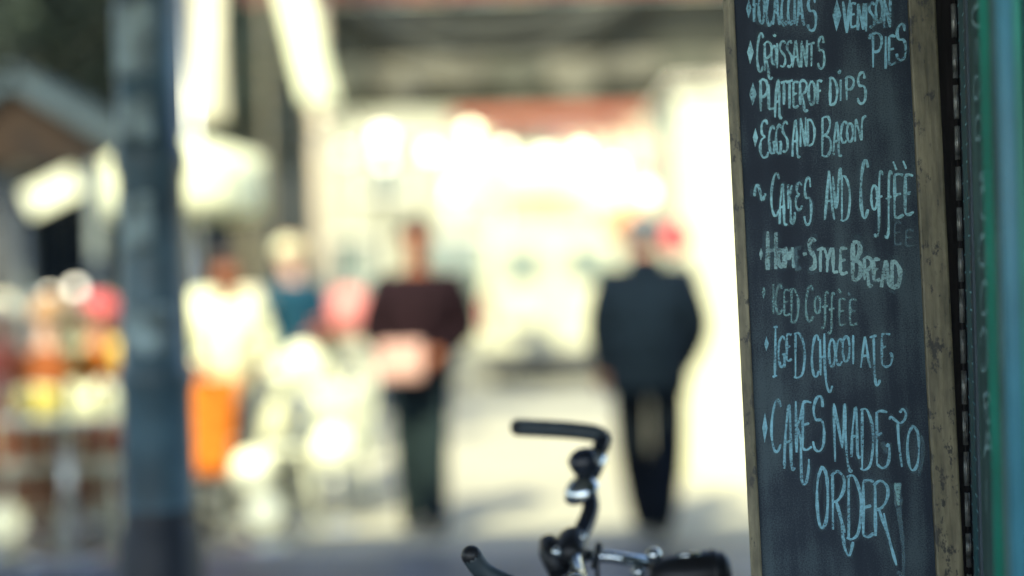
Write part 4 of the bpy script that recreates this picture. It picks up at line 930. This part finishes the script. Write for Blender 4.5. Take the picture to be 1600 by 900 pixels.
# ------------------------------------------------------------------ white banners, stall tent, van in the bright middle
mbark = mat('bark', (.16, .14, .09), .9, scale=12, var=.3, bump=.5)
def banner(label, px0, px1, py0, py1, d, m=canv, pole=True, slant=0.0, pm=None):
    a, b2 = at(px0, py0, d), at(px1, py1, d); c = Vector(((a.x + b2.x) / 2, d, 0))
    t = thing('banner', label, 'banner', c)
    W, zt_, zb_ = abs(b2.x - a.x), a.z, b2.z
    MB().grid(lambda u, v: ((u - .5) * W + slant * v, .03 * math.sin(5 * v + 3 * u), zt_ + (zb_ - zt_) * v), 8, 16).build('cloth', m, t, solid=.004)
    if pole:
        MB().tube([(-W / 2 - .04, .02, 0), (-W / 2 - .04, .02, zt_ + .1)], .025, 8).build('pole', pm or malu, t)
        MB().lathe([(0, .06), (.2, .05), (.22, 0)], (-W / 2 - .04, .02, 0), 16).build('base', grey, t)
        MB().tube([(-W / 2 - .06, .02, zt_ + .02), (W / 2, .02, zt_ + .02)], .012, 8).build('arm', malu, t)
    return t
banner('tall white banner on a pole in the middle of the street', 708, 765, 205, 340, 17)
banner('narrow white banner hanging aslant beside the tree trunk', 418, 478, -60, 165, 10.6, slant=.24, pm=mbark)
banner('short white banner hanging left of the tree, above the white umbrella', 302, 352, -40, 190, 10.9, m=mat('ivory_canvas', (.70, .64, .44), .85, var=.08, transl=.2))
tn = at(850, 240, 26)
tent = thing('market_tent', 'white market tent with valance in the bright middle distance', 'tent', (tn.x, 26.0, 0))
zr = at(850, 275, 25.1).z
MB().add([(-.85, -.9, zr), (.85, -.9, zr), (.85, .9, zr), (-.85, .9, zr), (0, 0, zr + .6)], [[0, 1, 4], [1, 2, 4], [2, 3, 4], [3, 0, 4]]).build('roof', canv, tent, solid=.01)
for (cx, cy, sx, sy) in ((0, -.91, 1.7, .01), (0, .91, 1.7, .01), (-.86, 0, .01, 1.8), (.86, 0, .01, 1.8)):
    MB().box((cx, cy, zr - .12), (sx, sy, .26)).build('valance', canv, tent)
for sx in (-1, 1):
    for sy in (-1, 1): MB().tube([(sx * .82, sy * .86, 0), (sx * .82, sy * .86, zr)], .025, 8).build('tent_pole', malu, tent)

# parked white van
mvan = mat('van_paint', (.56, .55, .38), .3, var=.03, scale=2)
vc = on_ground(872, 19.3)
van = thing('parked_van', 'white panel van parked in the street, seen from behind under the tent', 'van', vc)
prof = [(-1.0, .30), (-1.0, 1.0), (-.96, 1.45), (-.86, 2.05), (-.72, 2.16), (.72, 2.16), (.86, 2.05), (.96, 1.45), (1.0, 1.0), (1.0, .30)]
def vbody(u, v):
    i = u * (len(prof) - 1); k_ = min(int(i), len(prof) - 2); t = i - k_
    x = prof[k_][0] + (prof[k_ + 1][0] - prof[k_][0]) * t; z_ = prof[k_][1] + (prof[k_ + 1][1] - prof[k_][1]) * t
    y = 4.8 * v
    if v > .72: z_ = .30 + (z_ - .30) * (1 - .75 * ((v - .72) / .28) ** 1.2 if z_ > 1.1 else 1 - .1 * (v - .72) / .28)
    return (x, y, z_)
vb = MB().grid(vbody, 27, 24)
vb.add([(x, 0, z_) for x, z_ in prof], [list(range(len(prof)))[::-1]]); vb.add([vbody(i / 27, 1) for i in range(28)], [list(range(28))])
vb.build('body', mvan, van)
for s in (-1, 1):
    dr = MB().box((s * .44, -.015, 1.22), (.84, .03, 1.6), bev=.02).build('rear_door', mvan, van)
    MB().box((s * .44, -.034, 1.62), (.56, .012, .46), bev=.004).build('rear_window', lpane, dr)
    MB().box((s * .06, -.04, 1.05), (.03, .03, .18), bev=.004).build('handle', blk, dr)
    MB().box((s * .93, -.03, 1.0), (.10, .05, .34), bev=.01).build('tail_light', mat('tail_lens', (.45, .03, .03), .2), van)
    for yy in (.8, 3.9):
        wl_ = MB().lathe([(0, -.1), (.20, -.1), (.31, -.08), (.33, 0), (.31, .08), (.20, .1), (0, .1)], (s * .86, yy, .33), 24, Matrix.Rotation(R(90), 3, 'Y')).build('wheel', mblk, van)
        MB().lathe([(0, s * .108), (.19, s * .104)], (s * .86, yy, .33), 20, Matrix.Rotation(R(90), 3, 'Y')).build('rim', malu, wl_)
MB().box((0, -.06, .42), (1.96, .16, .2), bev=.03).build('bumper', mat('bumper_plastic', (.10, .10, .10), .6), van)
MB().box((-.42, -.045, .78), (.52, .02, .13), bev=.005).build('number_plate', mat('plate_dark', (.08, .08, .09), .5), van)
# second white umbrella row
#umbrella('white market umbrella to the left of the tall banner, in the bright distance', 600, 23.0, 3.3, 2.9, 1.0, canv)
umbrella('white market umbrella at the far right before the ochre building', 990, 23.0, 3.1, 2.7, 1.1, canv)

# lanterns and lamp
def globe(label, px, py, d, rad, col, em, hang=None, post=False):
    c = at(px, py, d); t = thing('globe_lamp' if post else 'paper_lantern', label, 'lamp' if post else 'lantern', (c.x, d, 0 if post else c.z))
    z0 = c.z if post else 0
    MB().ball((0, 0, z0), rad, 20, 14).build('globe', mat('lantern_' + label[:12], col, .6, var=.03, emit=em), t)
    MB().lathe([(.0, rad + .02), (.04, rad + .01), (.05, rad - .01)], (0, 0, z0), 12).build('cap', mdkw, t)
    if post:
        MB().tube([(0, 0, .0), (0, 0, z0 - rad)], .035, 10).build('pole', mdkw, t); MB().lathe([(.12, 0), (.1, .2), (.05, .4)], n=12).build('base', mdkw, t)
    else:
        MB().tube([(0, 0, rad), (0, 0, hang - c.z)], .004, 5).build('cord', mdkw, t)
globe('cream globe street lamp left of the tall banner', 597, 215, 16, .10, (1.0, .86, .60), 1.6, post=True)
globe('peach round paper lantern hanging beside the head of the walker in the coat', 985, 350, 12.9, .22, (.50, .24, .11), .06, hang=zt)
globe('red round paper lantern hanging right of the head of the walker in the coat', 1056, 372, 9.35, .10, (.55, .025, .04), .08, hang=wtop)
q_ = at(1056, 372, 9.35); rb = MB().tube([(0, 0, wtop - q_.z), (.25, .0, wtop - q_.z + .02), (.25, .3, wtop - q_.z + .02)], .010, 6).build('bracket', mdkw, [o for o in bpy.data.objects if o.get('label', '').startswith('red round paper')][0])
globe('pink round paper lantern hanging between the person in teal and the person in maroon', 545, 487, 12.6, .21, (.62, .20, .17), .12, hang=zt)

# ------------------------------------------------------------------ trees at upper left
mlf = mat('leaf_green', (.05, .068, .045), .6, scale=3, var=.4, transl=.25)
def tree(label, px, d, hgt, rad, crown, cr, nleaf, seed, lf=mlf):
    rnd = random.Random(seed); c = on_ground(px, d); t = thing('street_tree', label, 'tree', c, 0, 'street trees')
    tr = MB(); tr.tube(smooth_line([(0, 0, 0), (.03, .02, hgt * .35), (-.03, 0, hgt * .7), (.02, 0, hgt)], 4), [rad * (1.25 - .5 * i / 12) for i in range(13)], 10)
    tips = []
    for i in range(9):
        a = i * 2.4; z0 = hgt * (.62 + .04 * i); L = cr * rnd.uniform(.6, .95)
        p1 = Vector((math.cos(a) * L * .5, math.sin(a) * L * .5, z0 + .5)); p2 = Vector((math.cos(a) * L, math.sin(a) * L, z0 + 1.0 + .3 * rnd.random()))
        tr.tube([(0, 0, z0), p1, p2], [rad * .4, rad * .25, rad * .1], 6); tips += [p1, p2]
    tr.build('trunk', mbark, t)
    lv = MB(); cl_ = [Vector((rnd.gauss(0, cr * .45), rnd.gauss(0, cr * .45), crown + rnd.gauss(0, cr * .3))) for _ in range(26)] + tips
    for i in range(nleaf):
        q = rnd.choice(cl_); p_ = q + Vector((rnd.gauss(0, .26), rnd.gauss(0, .26), rnd.gauss(0, .2)))
        u = Vector((rnd.gauss(0, 1), rnd.gauss(0, 1), rnd.gauss(0, .6))).normalized() * .075; vv = u.orthogonal().normalized() * .035
        lv.add([p_ - u, p_ + vv, p_ + u, p_ - vv], [[0, 1, 2, 3]])
    lv.build('crown', lf, t)
tree('street tree with an olive trunk between the white umbrella and the slanting banner', 395, 13.6, 3.6, .115, 4.6, 1.25, 5000, 3)
tree('street tree with a dense crown above the market stall', 60, 13.6, 3.6, .11, 4.5, 1.3, 7000, 5)

# ------------------------------------------------------------------ bulbs added under the stall roof to make bright out-of-focus discs
mbulb = mat('added_bulb_glow', (1.0, .93, .74), .4, var=.02, emit=1.6)
for px, py, lab in ((72, 462, 'lowest-left added glow bulb hanging in the market stall'), (112, 450, 'added glow bulb hanging in the middle of the market stall'), (95, 502, 'added glow bulb hanging lowest in the market stall'),
                    (148, 470, 'added glow bulb hanging at the right of the market stall'), (186, 246, 'added glow bulb under the right eave of the market stall')):
    c = at(px, py, 10.75); t = thing('added_glow_bulb', lab, 'lamp', (c.x, 10.75 + .1, c.z), 0, 'bulbs added for bright discs in the market stall')
    MB().ball((0, 0, 0), .038, 12, 8).build('bulb', mbulb, t)
    MB().tube([(0, 0, .035), (0, 0, .08)], .016, 8).build('socket', mdkw, t)
    MB().tube([(0, 0, .08), (0, 0, max(.12, eav - .02 - c.z))], .004, 5).build('cord', mdkw, t)

# ------------------------------------------------------------------ bulbs added across the street as bokeh discs, and shopping goods in the bright middle
glow_row = thing('added_disc_bulbs', 'row of bulbs added for bright discs across the street below the canopy', 'added bulbs', (0, 15.0, 0))
mglow_row = mat('disc_bulb_glow', (1.0, .95, .62), .4, var=.02, emit=2.0)
pts = [at(490, 175, 15), at(540, 238, 15), at(600, 250, 15), at(672, 236, 15), at(735, 205, 15), at(790, 235, 15), at(850, 246, 15), at(908, 238, 15), at(960, 262, 15), at(1015, 300, 15), at(1080, 345, 15)]
wire = smooth_line([(p.x, 0, p.z + .10) for p in pts], 5)
MB().tube(wire, .006, 5).build('wire', mdkw, glow_row)
for p in pts[1:-1]:
    MB().ball((p.x, 0, p.z), .060, 12, 8).build('bulb', mglow_row, glow_row); MB().tube([(p.x, 0, p.z + .055), (p.x, 0, p.z + .105)], .02, 8).build('socket', mdkw, glow_row)
# white tilted price board under the stall
c = at(82, 300, 10.3)
pb = thing('price_board', 'tilted white board hanging under the brown stall canvas', 'sign', (c.x, 10.3, c.z))
MB().box((0, 0, 0), (.40, .02, .20), Matrix.Rotation(R(-24), 3, 'Y'), .004).build('board', mwht, pb)
for sx in (-1, 1): MB().tube([(sx * .16, .0, .07 + sx * .07), (sx * .16, .1, eav - c.z)], .003, 5).build('cord', mdkw, pb)
# crockery on the clothed tables
def teapot(c, label, m):
    t = thing('teapot', label, 'teapot', c)
    MB().lathe([(0, 0), (.06, 0), (.10, .05), (.105, .09), (.07, .14), (.04, .15), (0, .152)], n=20).build('pot', m, t)
    MB().tube(smooth_line([(.09, 0, .06), (.14, 0, .09), (.165, 0, .14)]), [.02] * 6 + [.014] * 5, 8).build('spout', m, t)
    MB().tube(smooth_line([(-.09, 0, .11), (-.15, 0, .12), (-.15, 0, .06), (-.09, 0, .04)]), .010, 8).build('handle', m, t)
    MB().ball((0, 0, .165), .016, 10, 6).build('lid_knob', m, t)
teapot(t1 + Vector((-.16, -.12, .748)), 'white teapot on the clothed table by the person in teal', mwht)
teapot(t3 + Vector((.2, -.12, .748)), 'white teapot on the clothed table behind the iron post', mwht)
teapot(t2 + Vector((.14, .16, .740)), 'white teapot on the bare table at the left edge', mwht)
# glowing globes on stands, added among the guests to make bright discs
def glow_globe(px, py, d, rad, label):
    c = at(px, py, d); t = thing('added_glow_globe', label, 'lamp', (c.x, d, 0), 0, 'globes added for bright discs among the café tables')
    MB().ball((0, 0, c.z), rad, 18, 12).build('globe', mat('disc_globe_glow', (.80, .79, .52), .35, var=.03, emit=.25), t)
    MB().tube([(0, 0, .02), (0, 0, c.z - rad + .01)], .014, 8).build('stem', malu, t)
    MB().lathe([(0, .03), (.12, .02), (.14, 0)], n=18).build('base', malu, t)
for a in ((345, 485, 8.3, .11, 'added glowing globe directly behind the shoulder of the person in the white shirt'), (474, 566, 8.2, .11, 'added glowing globe standing beside the clothed table by the person in teal'),
          (130, 560, 8.4, .10, 'added glowing globe left of the iron post among the guests'), (395, 735, 7.6, .11, 'low added glowing globe beside the orange apron'), (8, 815, 7.5, .10, 'low added glowing globe at the left edge'),
          (412, 800, 7.55, .10, 'lowest added glowing globe right of the orange apron'), (520, 700, 8.1, .12, 'added glowing globe between the café chairs near the person in maroon')): glow_globe(*a)

# ------------------------------------------------------------------ a stool under every seated guest
mstool = mat('stool_wood', (.22, .12, .06), .6, scale=12, var=.3)
for o in [q for q in bpy.data.objects if q.get('category') == 'person' and 'sitting' in q.get('label', '')]:
    lab = o['label'].split(' sitting')[0]
    p_ = o.location + rotz(o.rotation_euler.z) @ Vector((0, .09, 0))
    t = thing('stool', 'wooden stool under the ' + lab, 'stool', p_, o.rotation_euler.z, 'wooden stools under the guests')
    MB().lathe([(0, .350), (.165, .350), (.175, .362), (.165, .380), (0, .382)], n=18).build('seat', mstool, t)
    for sx in (-1, 1):
        for sy in (-1, 1): MB().tube([(sx * .09, sy * .09, .352), (sx * .145, sy * .145, 0)], .013, 8).build('leg', mstool, t)
        MB().tube([(sx * .118, -.118, .18), (sx * .118, .118, .18)], .008, 6).build('stretcher', mstool, t)
